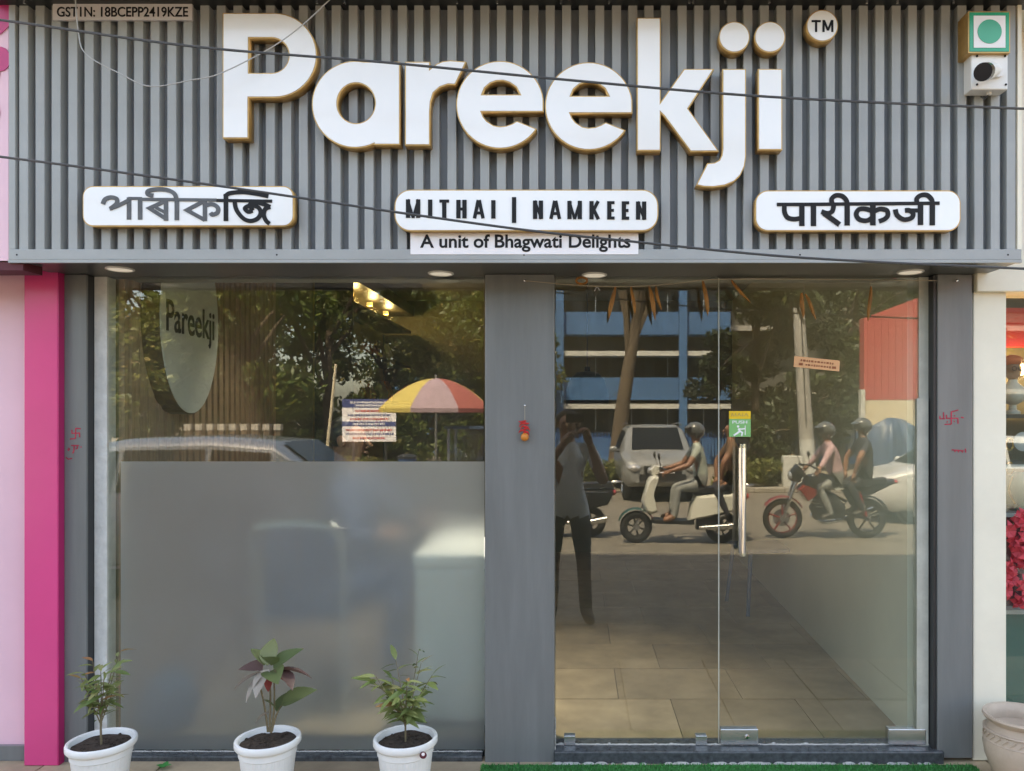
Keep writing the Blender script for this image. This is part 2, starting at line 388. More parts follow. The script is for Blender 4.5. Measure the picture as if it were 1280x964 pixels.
# ================================================================== THE SETTING
FL = 0.26                                # shop floor; street is z = 0
PF = 0.212                               # platform in front of the shops
def struct(o): o['kind'] = 'structure'; return o
struct(MB().add([(-400,-600,GZ-.02),(400,-600,GZ-.02),(400,400,GZ-.02),(-400,400,GZ-.02)], [(0,1,2,3)]).build('ground', M['earth']))
struct(box('road', (-60, -15.3, -.6), (60, -1.30, GZ), M['asphalt']))
pl = struct(box('shop_platform', (-14, -1.29, -.5), (14, 0, PF - .012), M['grout']))
xs = -3.6
for i in range(15):                      # stone slabs along the shop fronts
    for j in range(2):
        y1 = -.003 - j * .645
        box('slab', (xs + .004, y1 - .637, PF - .05), (xs + .476, y1, PF - rnd.random() * .003), M['pave'], pl)
    xs += .48
# far verge with kerb stones
vg = struct(box('verge', (-60, -26, -.6), (60, -15.6, GZ + .02), M['earth']))
kb = struct(box('kerb', (-60, -15.598, -.5), (60, -15.302, GZ + .01), M['grout']))
me0 = None
for i in range(34):
    if me0 is None:
        k0 = MB().box((0, -.145, 0), (.73, .145, .12)).build('kerb_stone', M['kerb'], kb, bevel=.015); me0 = k0; k = k0
    else: k = k0.copy(); COL.objects.link(k)
    k.location = (-12.4 + i * .74 + (2.6 if i > 17 else 0), -15.45, GZ + rnd.random() * .008)   # gap for the drive

# ------------------------------------------------------------------ the shop's own building
bld = thing('shop_building', 'grey panelled shop building with deep fascia and glass front', 'building')
Xl, Xr = WX(12, -.31), WX(1276, -.31)
zs = WZ(346)                             # soffit level
box('soffit', (Xl, -.30, zs), (Xr, .06, zs + .03), M['soffit'], bld)
box('upper_wall', (-2.3, -.26, 3.19), (2.3, 5.0, 12.6), M['cream'], bld)
box('lintel', (-2.06, .062, zs + .003), (1.9, .16, 2.86), M['ceil'], bld)
box('interior_ceiling', (-2.06, .162, 2.80), (1.9, 4.62, 2.9), M['ceil'], bld)
PY = -.06
def pillar(u0, u1, v1, y0=PY, y1=.10, m='acp', name='pillar'):
    return box(name, (WX(u0, y0), y0, WZ(v1, y0)), (WX(u1, y0), y1, zs - .001), M[m], bld, bevel=.003)
pillar(606, 693, 961)                    # between window and door
pillar(1172, 1216, 948)                  # right end
pillar(80, 108, 975)                     # left end
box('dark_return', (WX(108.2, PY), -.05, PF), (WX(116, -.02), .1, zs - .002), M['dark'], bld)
box('jamb', (WX(118, -.012), -.012, PF), (WX(133.5, -.012), .05, zs - .002), M['putty'], bld)
box('jamb', (WX(1148), -.006, PF + .04), (WX(1163), .05, zs - .002), M['frame'], bld)
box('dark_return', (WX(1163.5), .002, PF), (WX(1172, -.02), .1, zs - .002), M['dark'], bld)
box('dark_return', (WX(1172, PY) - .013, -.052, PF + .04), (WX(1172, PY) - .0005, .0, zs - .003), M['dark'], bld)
# the lower right jamb is boxed out and its edge was never painted
box('jamb_lining', (WX(1146, -.012), -.016, PF + .04), (WX(1160, -.012), -.007, WZ(498, -.012)), M['frame'], bld)
q = MB()
for i in range(40):
    z = PF + .05 + i * (WZ(498) - PF - .05) / 40
    q.box((WX(1161), -.012 - rnd.random()*.006, z), (WX(1163) + rnd.random()*.006, .004, z + .034))
q.build('raw_mortar_edge', M['mastic'], bld)
# threshold, sill
box('threshold', (WX(693.5), -.075, PF - .01), (WX(1170), .06, FL), M['granite'], bld, bevel=.006)
box('window_sill', (WX(133.8), -.055, PF - .01), (WX(605), .06, WZ(938)), M['granite'], bld, bevel=.006)
q = MB()
for i in range(190):                      # a ragged line of dried mortar along the glass foot
    u = 694 + i * 2.5; s_ = rnd.uniform(.003, .0055) * (2.2 if rnd.random() < .06 else 1)
    q.ball((WX(u), rnd.uniform(-.009, -.006), FL + .0005), (rnd.uniform(.007, .016), .005, s_), 6, 4)
for i in range(150):
    u = 136 + i * 3.12; s_ = rnd.uniform(.0015, .004)
    q.ball((WX(u), rnd.uniform(-.013, -.010), WZ(938) + .0005), (rnd.uniform(.006, .018), .005, s_), 6, 4)
for i in range(40):
    q.ball((WX(693.8, -.03) + .001, rnd.uniform(-.05, -.01), rnd.uniform(FL, FL+.12)), (.003, .006, rnd.uniform(.004, .014)), 6, 4)
for i in range(70):
    u = rnd.uniform(694, 1168); s_ = rnd.uniform(.004, .014)
    q.ball((WX(u, -.08), -.082, PF + .002), (s_*2, .012, s_*.6), 6, 4)
o = q.build('mortar_dab', M['mastic'], bld, True); o['kind'] = 'stuff'
# interior shell
fl = box('shop_floor', (-2.06, .061, .0), (1.9, 4.6, FL - .012), M['grout'], bld)
yy = .065; row = 0
while yy < 4.55:
    xx = -1.95 - (row % 2) * .25
    while xx < 1.75:
        x0 = max(xx, -1.95); x1 = min(xx + .596, 1.8)
        if x1 - x0 > .05: box('tile', (x0, yy, FL - .03), (x1, min(yy + .446, 4.58), FL - rnd.random() * .0015), M['tile'], fl)
        xx += .6
    yy += .45; row += 1
def wallquad(name, a, b, z0, z1, m, t=.08):
    a = Vector((*a, 0)); b = Vector((*b, 0)); n = (b - a).normalized().cross(Vector((0, 0, 1))) * t
    q = MB(); q.add([(a.x,a.y,z0),(b.x,b.y,z0),(b.x+n.x,b.y+n.y,z0),(a.x+n.x,a.y+n.y,z0),(a.x,a.y,z1),(b.x,b.y,z1),(b.x+n.x,b.y+n.y,z1),(a.x+n.x,a.y+n.y,z1)],
          [(0,1,2,3),(4,5,6,7),(0,1,5,4),(1,2,6,5),(2,3,7,6),(3,0,4,7)])
    return q.build(name, M[m], bld)
wallquad('inner_wall_right', (1.56, 4.56), (1.40, .062), .1, 2.8, 'paleinside', -.08)
LW = -1.95
box('inner_wall_left', (LW - .10, .062, .1), (LW, 4.56, 2.8), M['tan'], bld)
box('inner_wall_back', (-2.06, 4.56, .1), (1.8, 4.66, 2.8), M['tan'], bld)
# fluted wooden boards on the left inner wall
bd = box('wood_lining', (LW + .001, .066, FL), (LW + .012, 1.70, 2.79), M['groove'], bld)
box('wood_board', (WX(134, .03), .064, FL), (WX(150, .03), .09, 2.79), M['wood'], bd)
yy = .10; i = 0
while yy < 1.68:
    w_ = .055 if yy < .25 else .021
    box('wood_strip', (LW + .010, yy, FL), (LW + .034 - (0 if w_ > .05 else .006*(i % 2)), yy + w_, 2.785), M['wood'], bd)
    yy += w_ + (.006 if w_ > .05 else .012); i += 1

# neighbours left and right, whose walls run on beside the shop and carry the upper floor
lb = thing('neighbour_building', 'pink fronted shop building at the left edge of the photograph', 'building')
box('upper_wall', (-12, -.26, 3.3), (-2.31, 5.0, 12.6), M['cream'], lb)
x0, x1 = WX(30, -.095), WX(80.5, -.06)
q = box('pilaster', (x0, -.095, PF), (x1 - .004, .1, 3.29), M['pink'], lb, bevel=.003)
box('pilaster_edge', (x1 - .0038, -.094, PF), (x1, -.0605, 3.0), M['pinkside'], lb)
box('wall_panel', (-12, -.03, PF + .04), (x0 - .001, .1, 3.29), M['palepink'], lb)
box('plinth', (-12, -.05, PF), (x0 - .001, -.031, PF + .06), M['acp'], lb)
nf = thing('neighbour_sign', 'pink floral sign board of the next shop at upper left', 'sign')
q = box('sign_panel', (-3.6, -.31, WZ(326, -.31)), (Xl - .004, -.2, 3.4), M['palepink'], nf)
for (u, v, r) in ((1, 74, 12), (-8, 14, 24), (-16, 140, 16), (-20, 90, 20)):
    flat([pxloop(arc(u, v, r, 0, 350, 12, r*1.3), -.312)], -.3135, -.311, 'petal', M['rose'], nf)
box('sign_base', (-3.6, -.305, WZ(338, -.305)), (WX(30, -.3), -.2, WZ(327.5, -.305)), M['burgundy'], nf)
rb = thing('gift_shop_building', 'cream shop building at the right edge of the photograph', 'building')
box('upper_wall', (2.31, -.26, 3.3), (12, 5.0, 12.6), M['cream'], rb)
box('column', (WX(1216.6, -.05), -.05, PF), (WX(1258, -.05), .1, 2.3), M['cream'], rb, bevel=.004)
box('header', (WX(1216.6, -.05), -.08, WZ(366, -.05)), (4.6, .1, 3.29), M['cream'], rb, bevel=.004)
box('inner_back', (1.8, .42, PF), (4.6, .5, 3.0), M['tan'], rb)
box('inner_side', (WX(1230), .102, PF), (WX(1232), .42, 3.0), M['cabinet'], rb)
box('far_wall', (4.6, -.05, PF), (12, .1, 3.29), M['cream'], rb)

# ================================================================== THE FASCIA AND ITS SIGNS
fa = thing('fascia', 'grey corrugated metal fascia of upright slats above the glass front', 'fascia')
zt, zb = 3.19, WZ(325, -.31)
box('backing_sheet', (Xl, -.272, zb + .004), (Xr, -.261, zt), M['slatback'], fa)
sl = None; x = Xl + .034
while x < Xr - .05:
    if sl is None:
        sl = MB().box((0, -.030, 0), (.034, .016, zt - zb - .04)).build('slat', M['slat'], fa, bevel=.002); o = sl
    else:
        o = sl.copy(); COL.objects.link(o)
    o.location = (x + rnd.uniform(-.0012, .0012), -.2795 + rnd.uniform(-.0006, .0006), zb + .0395); x += .0620
box('bottom_trim', (Xl, -.316, zb), (Xr, -.279, zb + .039), M['slat'], fa, bevel=.002)
box('soffit_edge', (Xl, -.318, zb - .012), (Xr, -.3015, zb - .0005), M['slat'], fa)
box('side_trim', (Xl - .001, -.314, zb + .0395), (Xl + .024, -.279, zt), M['slat'], fa, bevel=.002)
box('side_trim', (Xr - .014, -.314, zb + .0395), (Xr + .001, -.279, zt), M['cream'], fa)
q = box('top_ledge', (Xl - .05, -.60, WZ(7, -.31)), (Xr + .05, -.2785, WZ(7, -.31) + .06), M['dark'], fa)
for u in (30, 395, 430, 570, 620, 700, 760, 860, 865, 905, 960, 1082, 1120, 1190):
    box('screw', (WX(u, -.33), -.335, WZ(7, -.31) - .004), (WX(u, -.33) + .008, -.327, WZ(7, -.31) - .0003), M['chrome'], fa)
for u in (13 + 8, 346, 655, 1260, 1000): 
    MB().lathe([(.0035, 0), (.0035, .002), (.001, .003)], 8, (WX(u, -.316), -.3165, zb + .018), ax='y').build('screw', M['black'], fa)

YL0, YL1 = -.362, -.3125                 # channel letters: face and back
sg = thing('shop_name_sign', 'large white raised letters reading Pareekji with thin gold edges', 'sign')
def channel(loops, name='letter', y0=YL0, y1=YL1, parent=None, m='white'):
    L = [pxloop(l, y0) for l in loops]
    rim = flat(L, y0 + .002, y1, name, M['gold'], parent)
    flat(L, y0, y0 + .0019, name + '_face', M[m], rim, off=-.0042)
    return rim
P_ = [[(278,16),(343,16)] + arc(343,69,53,90,-90,24) + [(343,122),(310.5,122),(310.5,173),(278,173)], [(311,47.5),(339,47.5)] + arc(339,69.3,21.8,90,-90,16) + [(339,91),(311,91)]]
a_ = [[(500,77),(500,181),(467,181)] + arc(444,130.5,54.5,-65,-281,36) + [(455,77)], arc(445,129,23.5,0,352,30,25)]
r_ = [[(506,77),(537.5,77),(537.5,86),(545,80),(553,76.5),(563,75.3),(583,77),(569,106),(560,105.5),(550,109),(542,116),(538.5,127),(537.5,140),(537.5,181.6),(506,181.6)]]
def e_(dx, dy):
    out = [(679.6,140)] + arc(625,131,55,-6,327,48)[2:] + [(646,151)] + [(640,154.5),(633,157),(625,158),(617,156.5),(609,151.5),(604.5,146),(602,140)]
    eye = [(649.6,118),(602.7,118),(606,110),(613,104),(621,101.3),(629,101),(637,103.5),(645,109)]
    return [[(u+dx, v+dy) for u, v in out], [(u+dx, v+dy) for u, v in eye]]
k_ = [[(796,22),(826,22),(826,127),(855,86),(893,86),(860.4,135.8),(899,189.4),(863,189.4),(830,145),(826,141),(826,188.6),(796,188.6)]]
j_ = [[(903,86),(932.7,86),(932.7,196),(931,208),(926,219),(918,227),(906,232),(892,234),(880,233.6),(870,231.5),(884,204),(893,203.2),(899,200),(902,194),(903,186)]]
i_ = [[(947.5,86),(978,86),(978,187.6),(947.5,187.6)]]
for g in (P_, a_, r_, e_(0, 0), e_(111, 1.7), k_, j_, i_): channel(g, 'letter', parent=sg)
for u, v in ((918, 46.2), (962.5, 46.2)): channel([arc(u, v, 19.5, 0, 352, 40)], 'dot', parent=sg)
tm = thing('trademark_disc', 'small round white disc reading TM with a gold edge', 'sign')
channel([arc(1028, 32, 20, 0, 352, 40)], 'disc', parent=tm)
for pts_, nm in ((((([(1014.5,26.5),(1026,26.5)]), ([(1020.2,25),(1020.2,40)]))), 'T'), (((([(1029.5,40),(1029.5,25)]), ([(1030,25.5),(1035,38)]), ([(1035,38),(1040,25.5)]), ([(1040.5,25),(1040.5,40)]))), 'M')):
    q = MB()
    for p_ in pts_: stroke(q, p_, 2.7, YL0 - .0012, False, .001)
    q.build('lettering', M['black'], tm)

def plate(label, x0, y0, x1, y1, r):
    t = thing('name_plate', label, 'sign'); channel([rrect(x0, y0, x1, y1, r)], 'box', YL0 + .01, YL1, t); return t
YT = YL0 + .0075
# Assamese plate, pen strokes read off the photograph
pA = plate('white rounded plate with Assamese lettering in painted grey sheen at the left of the fascia', 103, 232.5, 367, 283, 13)
fA = lambda pts: [(90 + x / 4.267, 220 + y / 4.267) for x, y in pts]
def glyph(parent, strokes, f, w, m, name='glyph'):
    q = MB()
    for st in strokes:
        sm = True; ww = w; pts = st
        if isinstance(st, tuple): pts, ww, sm = st
        stroke(q, f(pts), ww, YT, sm)
    return q.build(name, M[m], parent)
gA = [  # first five glyphs carry the sky reflection as grey colour
 ('sheenvinyl', [[(163,150),(175,125),(205,114),(236,122),(236,148),(204,174)], ([(199,175),(240,160),(300,130)], 4.6, False), ([(303,114),(303,232)], 5.4, False)]),
 ('sheenvinyl', [([(362,114),(362,232)], 5.4, False), ([(300,119),(372,120)], 3.6, False)]),
 ('sheenvinyl', [([(500,132),(412,172),(500,228)], 5.0, False), ([(500,124),(500,238)], 5.2, False), ([(446,168),(488,190)], 4, False)]),
 ('sheenvinyl', [([(558,124),(558,235)], 5.4, False), [(432,104),(404,98),(406,80),(450,71),(505,74),(544,94),(558,128)], ([(372,124),(770,128)], 3.8, False)]),
 ('sheenvinyl', [([(706,132),(612,182),(706,234)], 5.0, False), ([(708,126),(708,240)], 5.2, False), [(708,158),(745,150),(776,168),(774,196),(748,206),(738,196)]]),
 ('black', [([(820,96),(820,240)], 5.6, False), [(814,112),(840,92),(910,86),(990,96),(1046,108)], ([(770,130),(1066,134)], 3.8, False)]),
 ('black', [[(866,134),(876,180),(910,224),(950,240),(990,226),(1006,194),(990,166),(950,158),(922,172),(938,190),(962,184)], [(962,184),(950,150),(985,142),(1020,150),(1056,164)], [(1056,164),(1030,176),(1022,208),(1034,238),(1052,254)]])]
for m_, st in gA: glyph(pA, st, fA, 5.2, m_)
pM = plate('long white rounded plate reading MITHAI NAMKEEN at the middle of the fascia', 493, 237, 823, 289, 20)
fM = lambda pts: [(480 + x / 3.556, 220 + y / 3.556) for x, y in pts]
def block(c, x0, x1, y0, y1):
    s_ = 19; h = s_ / 2; w_ = s_ / 3.556; V = lambda x: ([(x, y0), (x, y1)], w_, False); H = lambda y, a=x0, b=x1: ([(a, y), (b, y)], 3.6, False)
    ym = (y0 + y1) / 2
    if c in 'I|': return [V((x0 + x1) / 2)]
    if c == 'T': return [V((x0 + x1) / 2), H(y0 + 6)]
    if c == 'H': return [V(x0 + h), V(x1 - h), H(ym)]
    if c == 'N': return [V(x0 + h), V(x1 - h), ([(x0 + 7, y0), (x1 - 7, y1)], 3.6, False)]
    if c == 'M': return [V(x0 + h), V(x1 - h), ([(x0 + 8, y0), ((x0+x1)/2, y1)], 3.4, False), ([((x0+x1)/2, y1), (x1 - 8, y0)], 3.4, False)]
    if c == 'A': return [([(x0 + 6, y1), ((x0+x1)/2 - 2, y0)], 4.3, False), ([((x0+x1)/2 + 2, y0), (x1 - 6, y1)], 4.3, False), H(y1 - 24, x0 + 12, x1 - 12)]
    if c == 'K': return [V(x0 + h), ([(x0 + 14, ym + 8), (x1 - 7, y0)], 4.2, False), ([(x0 + 20, ym), (x1 - 6, y1)], 4.4, False)]
    if c == 'E': return [V(x0 + h), H(y0 + 6), H(ym, x0, x1 - 3), H(y1 - 6)]
for c, x0, x1 in (('M',97,161),('I',197,213),('T',246,289),('H',321,367),('A',396,446),('I',477,495),('|',570,586),('N',662,707),('A',736,786),('M',815,880),('K',913,959),('E',992,1025),('E',1057,1090),('N',1120,1166)):
    t_ = (x0 - 97) / 1069
    y0, y1 = (104 + 10*t_, 186 + 8*t_) if c != '|' else (94, 208)
    glyph(pM, block(c, x0, x1, y0, y1), fM, 5, 'black')
pH = plate('white rounded plate with black Hindi lettering at the right of the fascia', 944, 238, 1201, 289, 16)
fH = lambda pts: [(930 + x / 4.414, 220 + y / 4.414) for x, y in pts]
gH = [
 [([(320,150),(320,276)], 6.6, False), [(224,158),(224,196),(240,228),(276,238),(318,232)], ([(182,157),(420,156)], 4.2, False)],
 [([(384,150),(384,276)], 6.6, False)],
 [[(428,196),(462,206),(488,194),(496,160)], ([(440,204),(528,268)], 6.4, False), ([(420,156),(620,154)], 4.2, False)],
 [([(570,148),(570,273)], 6.6, False), [(488,156),(484,128),(506,108),(540,110),(564,132),(571,158)]],
 [([(712,150),(712,272)], 6.8, False), [(712,226),(680,246),(638,240),(620,212),(636,184),(676,182),(712,196)], [(712,200),(750,182),(788,190),(794,218),(776,238),(746,250)], ([(620,154),(840,152)], 4.2, False)],
 [([(975,150),(975,270)], 6.6, False), [(836,184),(846,216),(882,240),(924,232),(934,208),(914,190),(890,190)], ([(890,190),(975,190)], 5, False), ([(840,152),(1080,150)], 4.2, False)],
 [([(1040,146),(1040,272)], 6.6, False), [(958,156),(954,126),(978,106),(1012,106),(1036,130),(1041,156)]]]
for st in gH: glyph(pH, st, fH, 5.8, 'black')
up = thing('unit_plate', 'flat pale strip reading A unit of Bhagwati Delights', 'sign')
box('panel', (WX(513, -.318), -.318, WZ(318, -.318)), (WX(798, -.318), -.3112, WZ(291, -.318)), M['sticker'], up)
text_fit('A unit of Bhagwati Delights', 525, 788, 293, 315, -.3195, 'lettering', M['black'], up, .021)
gp = thing('tax_number_plate', 'small grey plate reading GST1N 18BCEPP2419KZE at upper left', 'sign')
box('panel', (WX(66, -.322), -.322, WZ(25, -.322)), (WX(240, -.322), -.3112, WZ(5, -.322)), M['greyplate'], gp)
text_fit('GST1N: 18BCEPP2419KZE', 71, 235, 8.5, 21, -.3235, 'lettering', M['black'], gp, .014)

vs = thing('vegetarian_mark_sign', 'square green and white box sign with a green dot', 'sign')
y0 = -.39
MB().box((WX(1210.5, y0), y0 + .002, WZ(66, y0)), (WX(1263, y0), -.3115, WZ(14, y0))).build('box', M['gold'], vs)
box('green_face', (WX(1212, y0), y0, WZ(64.5, y0)), (WX(1261.5, y0), y0 + .0015, WZ(15.5, y0)), M['green'], vs)
box('white_face', (WX(1217, y0), y0 - .002, WZ(60, y0)), (WX(1256.5, y0), y0 - .0005, WZ(20, y0)), M['sticker'], vs)
flat([pxloop(arc(1236.5, 40, 15, 0, 352, 36), y0)], y0 - .004, y0 - .0022, 'dot', M['greendot'], vs)
cc = thing('security_camera', 'white security camera with black lens on a square junction box', 'camera')
y0 = -.37
box('junction_box', (WX(1214, y0), y0, WZ(112, y0)), (WX(1260, y0), -.3115, WZ(68, y0)), M['plastic'], cc, .004)
for u, v in ((1221, 70.5), (1256, 70.5), (1221, 106), (1257, 106)):
    MB().lathe([(.004, 0), (.004, -.003)], 8, (WX(u, y0), y0 - .0005, WZ(v, y0)), ax='y').build('screw', M['black'], cc)
c0 = W(1245, 88, y0); c1 = W(1229, 90, y0 - .11)
MB().tube([c0, c0 + Vector((0, -.014, 0))], .030, 20).build('mount', M['plastic'], cc, True)
MB().tube([c0, c0.lerp(c1, .55), c0.lerp(c1, .56), c1], [.020, .022, .030, .030], 20).build('barrel', M['plastic'], cc, True)
dd = (c1 - c0).normalized()
MB().tube([c1 - dd*.03, c1 + dd*.004], .0312, 20).build('lens', M['lens'], cc, True)
MB().tube([W(1236, 112, -.34), W(1236, 119, -.34)], .009, 10).build('gland', M['plastic'], cc, True)
MB().tube([W(1236, 118, -.34), W(1230, 124, -.335), W(1226, 121, -.325)], .003, 6).build('lead', M['cable'], cc, True)

# overhead wires that sag across the front of the fascia
def sagwire(label, pts, r, m, y):
    P = catmull([tuple(W(u, v, yy)) for (u, v), yy in zip(pts, y)], 8)
    tag(MB().tube(P, r, 6).build('overhead_wire', M[m], None, True), label, 'wire', 'wires strung across the fascia')
sagwire('black cable crossing the big letters from upper left to right', [(-260,-8),(0,25),(240,58),(480,78),(720,101),(960,121),(1280,136),(1600,146)], .0042, 'cable', [-.62]*8)
sagwire('black cable sloping across the three lower plates', [(-260,168),(0,196),(270,232),(500,266),(660,288),(800,303),(1000,322),(1280,336),(1600,348)], .0042, 'cable', [-.62]*9)
sagwire('thin pale wire drooping in a loop over the capital letter', [(93,-20),(98,40),(108,68),(150,92),(188,108),(240,100),(275,92),(335,62),(375,34),(412,0),(440,-24)], .0022, 'wire', [-.42]*11)

# ================================================================== GLASS FRONT
sw = thing('shop_window', 'wide fixed shop window with frosted lower half', 'window')
box('pane', (WX(133.8), -.005, WZ(938)), (WX(604.5), .005, zs), M['glass'], sw)
MB().add([tuple(W(151, 577, -.0075)), tuple(W(605.5, 577, -.0075)), tuple(W(605.5, 937, -.0075)), tuple(W(151, 937, -.0075))], [(0,1,2,3)]).build('frosted_film', M['film'], sw)
gp_ = thing('glass_panel', 'fixed clear glass panel beside the shop door', 'window')
box('pane', (WX(693.5), -.005, FL + .002), (WX(897.5), .005, zs), M['glass'], gp_)
for u in (712, 876):
    MB().box((WX(u - 7), -.016, FL), (WX(u + 7), .016, FL + .04)).build('glass_clamp', M['steel'], gp_, False, .002)
gd = thing('glass_door', 'frameless glass shop door with long steel handle and push sticker', 'door')
box('pane', (WX(899), -.005, FL + .006), (WX(1147), .005, zs - .006), M['glass'], gd)
box('pane_edge', (WX(897.8), -.006, FL + .006), (WX(898.7), .006, zs - .006), M['frame'], gd)
box('patch_fitting', (WX(901, -.02), -.018, FL + .003), (WX(948, -.02), .018, WZ(912, -.02)), M['steel'], gd, .003)
box('patch_fitting', (WX(1111, -.02), -.018, FL + .003), (WX(1158, -.02), .018, WZ(912, -.02)), M['steel'], gd, .003)
MB().lathe([(.010, 0), (.010, -.004), (.006, -.005)], 14, (WX(934, -.02), -.0185, WZ(922, -.02)), ax='y').build('lock_barrel', M['chrome'], gd)
for yh, u, u2 in ((-.05, 928, 0), (.05, 922, 0)):
    h = MB().tube([W(927.5 if yh < 0 else 928, 560 if yh < 0 else 555, yh), W(927.5 if yh < 0 else 928, 691 if yh < 0 else 695, yh)], .0165, 14).build('handle', M['chrome'], gd, True)
    for v in (585, 665):
        a = W(927.5, v, yh); MB().tube([a, (a.x, .0055 if yh > 0 else -.0055, a.z)], .007, 8).build('stand_off', M['steel'], h, True)
ps = thing('push_sticker', 'yellow and green PUSH sticker on the glass door', 'sticker')
y0 = -.0062
box('green_field', (WX(911), y0, WZ(546)), (WX(938), y0 + .001, WZ(524)), M['pushgreen'], ps)
box('yellow_field', (WX(911), y0, WZ(523.8)), (WX(938), y0 + .001, WZ(514)), M['yellow'], ps)
text_fit('PUSH', 915.5, 934, 525.8, 529.6, y0 - .0006, 'lettering', M['white'], ps, .012, .0005)
q = MB()
for st, w_ in (([(923, 536), (925, 539), (921, 542), (917, 544.5)], 2.4), ([(925, 539), (928, 541), (927, 545)], 2.0), ([(923, 536), (927, 536.5), (931, 536)], 1.6), ([(931.5, 532), (931.5, 544)], 1.0)):
    stroke(q, st, w_, y0 - .0006, False, .0004)
q.build('pictogram', M['white'], ps)
MB().lathe([(.005, 0), (.005, -.0008)], 12, (*W(922.6, 533.2, y0 - .0006),), ax='y').build('pictogram_head', M['white'], ps)
q = MB()
for a, b in ((914, 917), (918.5, 920.5), (922, 926), (927.5, 929), (930.5, 935)):
    stroke(q, [(a, 520.5), ((a+b)/2, 516.8), (b, 520.5)], .9, y0 - .0006, False, .0004)
q.build('worn_lettering', M['ochre'], ps)
pn = thing('paper_notice', 'small orange paper strip with two printed lines stuck on the door glass', 'notice')
y0 = -.0062
c_ = [(993,445),(1050,451),(1049,464.5),(992,458.5)]
flat([pxloop(c_, y0)], y0, y0 + .001, 'paper', M['paper'], pn)
q = MB()
for (r0, a, b) in ((.33, .14, .86), (.70, .25, .78)):
    t_ = a
    while t_ < b:
        w_ = rnd.uniform(.02, .06); u = 993 + 56*t_; v = 445 + 6*t_ + 13.5*r0
        stroke(q, [(u, v), (u + 56*w_, v + .3)], 1.7 + rnd.random(), y0 - .0004, False, .0003); t_ += w_ + .025
for t_ in (.10, .84):
    u = 993 + 56*t_; v = 445 + 6*t_ + 9.5; stroke(q, [(u, v), (u + 5, v + .3)], 3, y0 - .0004, False, .0003)
q.build('print', M['print'], pn)

# soffit lights
for i, (u, v, lab) in enumerate(((150, 335.5, 'round recessed soffit light above the left end of the window'), (551, 341, 'round recessed soffit light above the right end of the window'), (743, 343, 'round recessed soffit light above the left part of the door glass'), (1138, 339, 'round recessed soffit light above the door hinge side'))):
    yy = -.31 + .31 * (v - 327) / 19.0
    t = thing('soffit_light', lab, 'light', (WX(u, yy), yy, zs), 0, 'recessed lights in the soffit')
    MB().lathe([(.052, 0), (.052, -.004), (.046, -.006), (.044, -.0015)], 28).build('rim', M['plastic'], t, True)
    MB().lathe([(.0435, -.001), (.0435, -.0035), (.03, -.0045)], 28).build('diffuser', M['lampon'], t, True)

# nail, lime and chilli charm, hand painted marks
ch = thing('lime_and_chilli_charm', 'charm of red chillies and an orange lime hanging on the middle pillar', 'charm')
y0 = PY - .012
MB().ball(W(656, 507, y0), .0045, 10, 8).build('nail', M['chrome'], ch, True)
MB().tube([W(656, 507, y0), W(656, 526, y0), W(656, 552, y0)], .0010, 5).build('thread', M['string'], ch)
for i in range(8):
    v = 526 + i * 2.2; s_ = 1 if i % 2 else -1; L = rnd.uniform(5, 8)
    MB().tube(catmull([tuple(W(656 - s_*2, v, y0 - .004)), tuple(W(656 + s_*L*.6, v + rnd.uniform(-2, 2), y0 - .006)), tuple(W(656 + s_*L, v + rnd.uniform(0, 4), y0 - .004))], 3), [.002,.004,.0045,.004,.003,.002,.0006], 6).build('chilli', M['red'], ch, True)
MB().ball(W(656, 546.5, y0 - .004), .0165, 14, 10).build('lime', M['orange'], ch, True)
def marks(label, strokes, y, w=1.5):
    t = thing('painted_mark', label, 'mark'); q = MB()
    for s_ in strokes: stroke(q, s_, w, y, False, .0004)
    q.build('brush_strokes', M['redmark'], t)['kind'] = 'stuff'
zc = lambda pts, ox, oy, k: [(ox + x / k, oy + y / k) for x, y in pts]
f1 = lambda p: zc(p, 60, 480, 6.883)
marks('red hand painted mark and scribble on the narrow left pilaster', [f1(p) for p in (
    [(238,380),(238,440),(235,470)], [(205,425),(250,424),(275,422)], [(238,382),(282,386)], [(235,470),(188,474)], [(205,425),(206,395)], [(270,422),(272,460)],
    [(200,530),(265,530)], [(225,530),(222,575),(212,598)], [(250,530),(252,555),(238,560)], [(280,540),(288,546)], [(175,550),(185,560),(178,572),(168,562)], [(152,632),(175,648),(208,640)])], PY - .0008)
f2 = lambda p: zc(p, 1150, 480, 8.033)
marks('red hand painted mark and scribble on the right pillar', [f2(p) for p in (
    [(200,350),(250,350)], [(200,350),(200,322)], [(240,350),(236,285)], [(315,280),(315,405)], [(262,345),(380,345)], [(245,408),(315,404)], [(315,282),(385,262)], [(380,345),(382,400)], [(265,345),(268,310)], [(345,315),(352,322)], [(272,375),(278,384)], [(342,372),(348,380)], [(412,335),(440,340)],
    [(318,662),(440,672)], [(350,662),(352,685)], [(385,665),(388,688)], [(415,668),(430,690)], [(455,650),(460,690)])], PY - .0008)

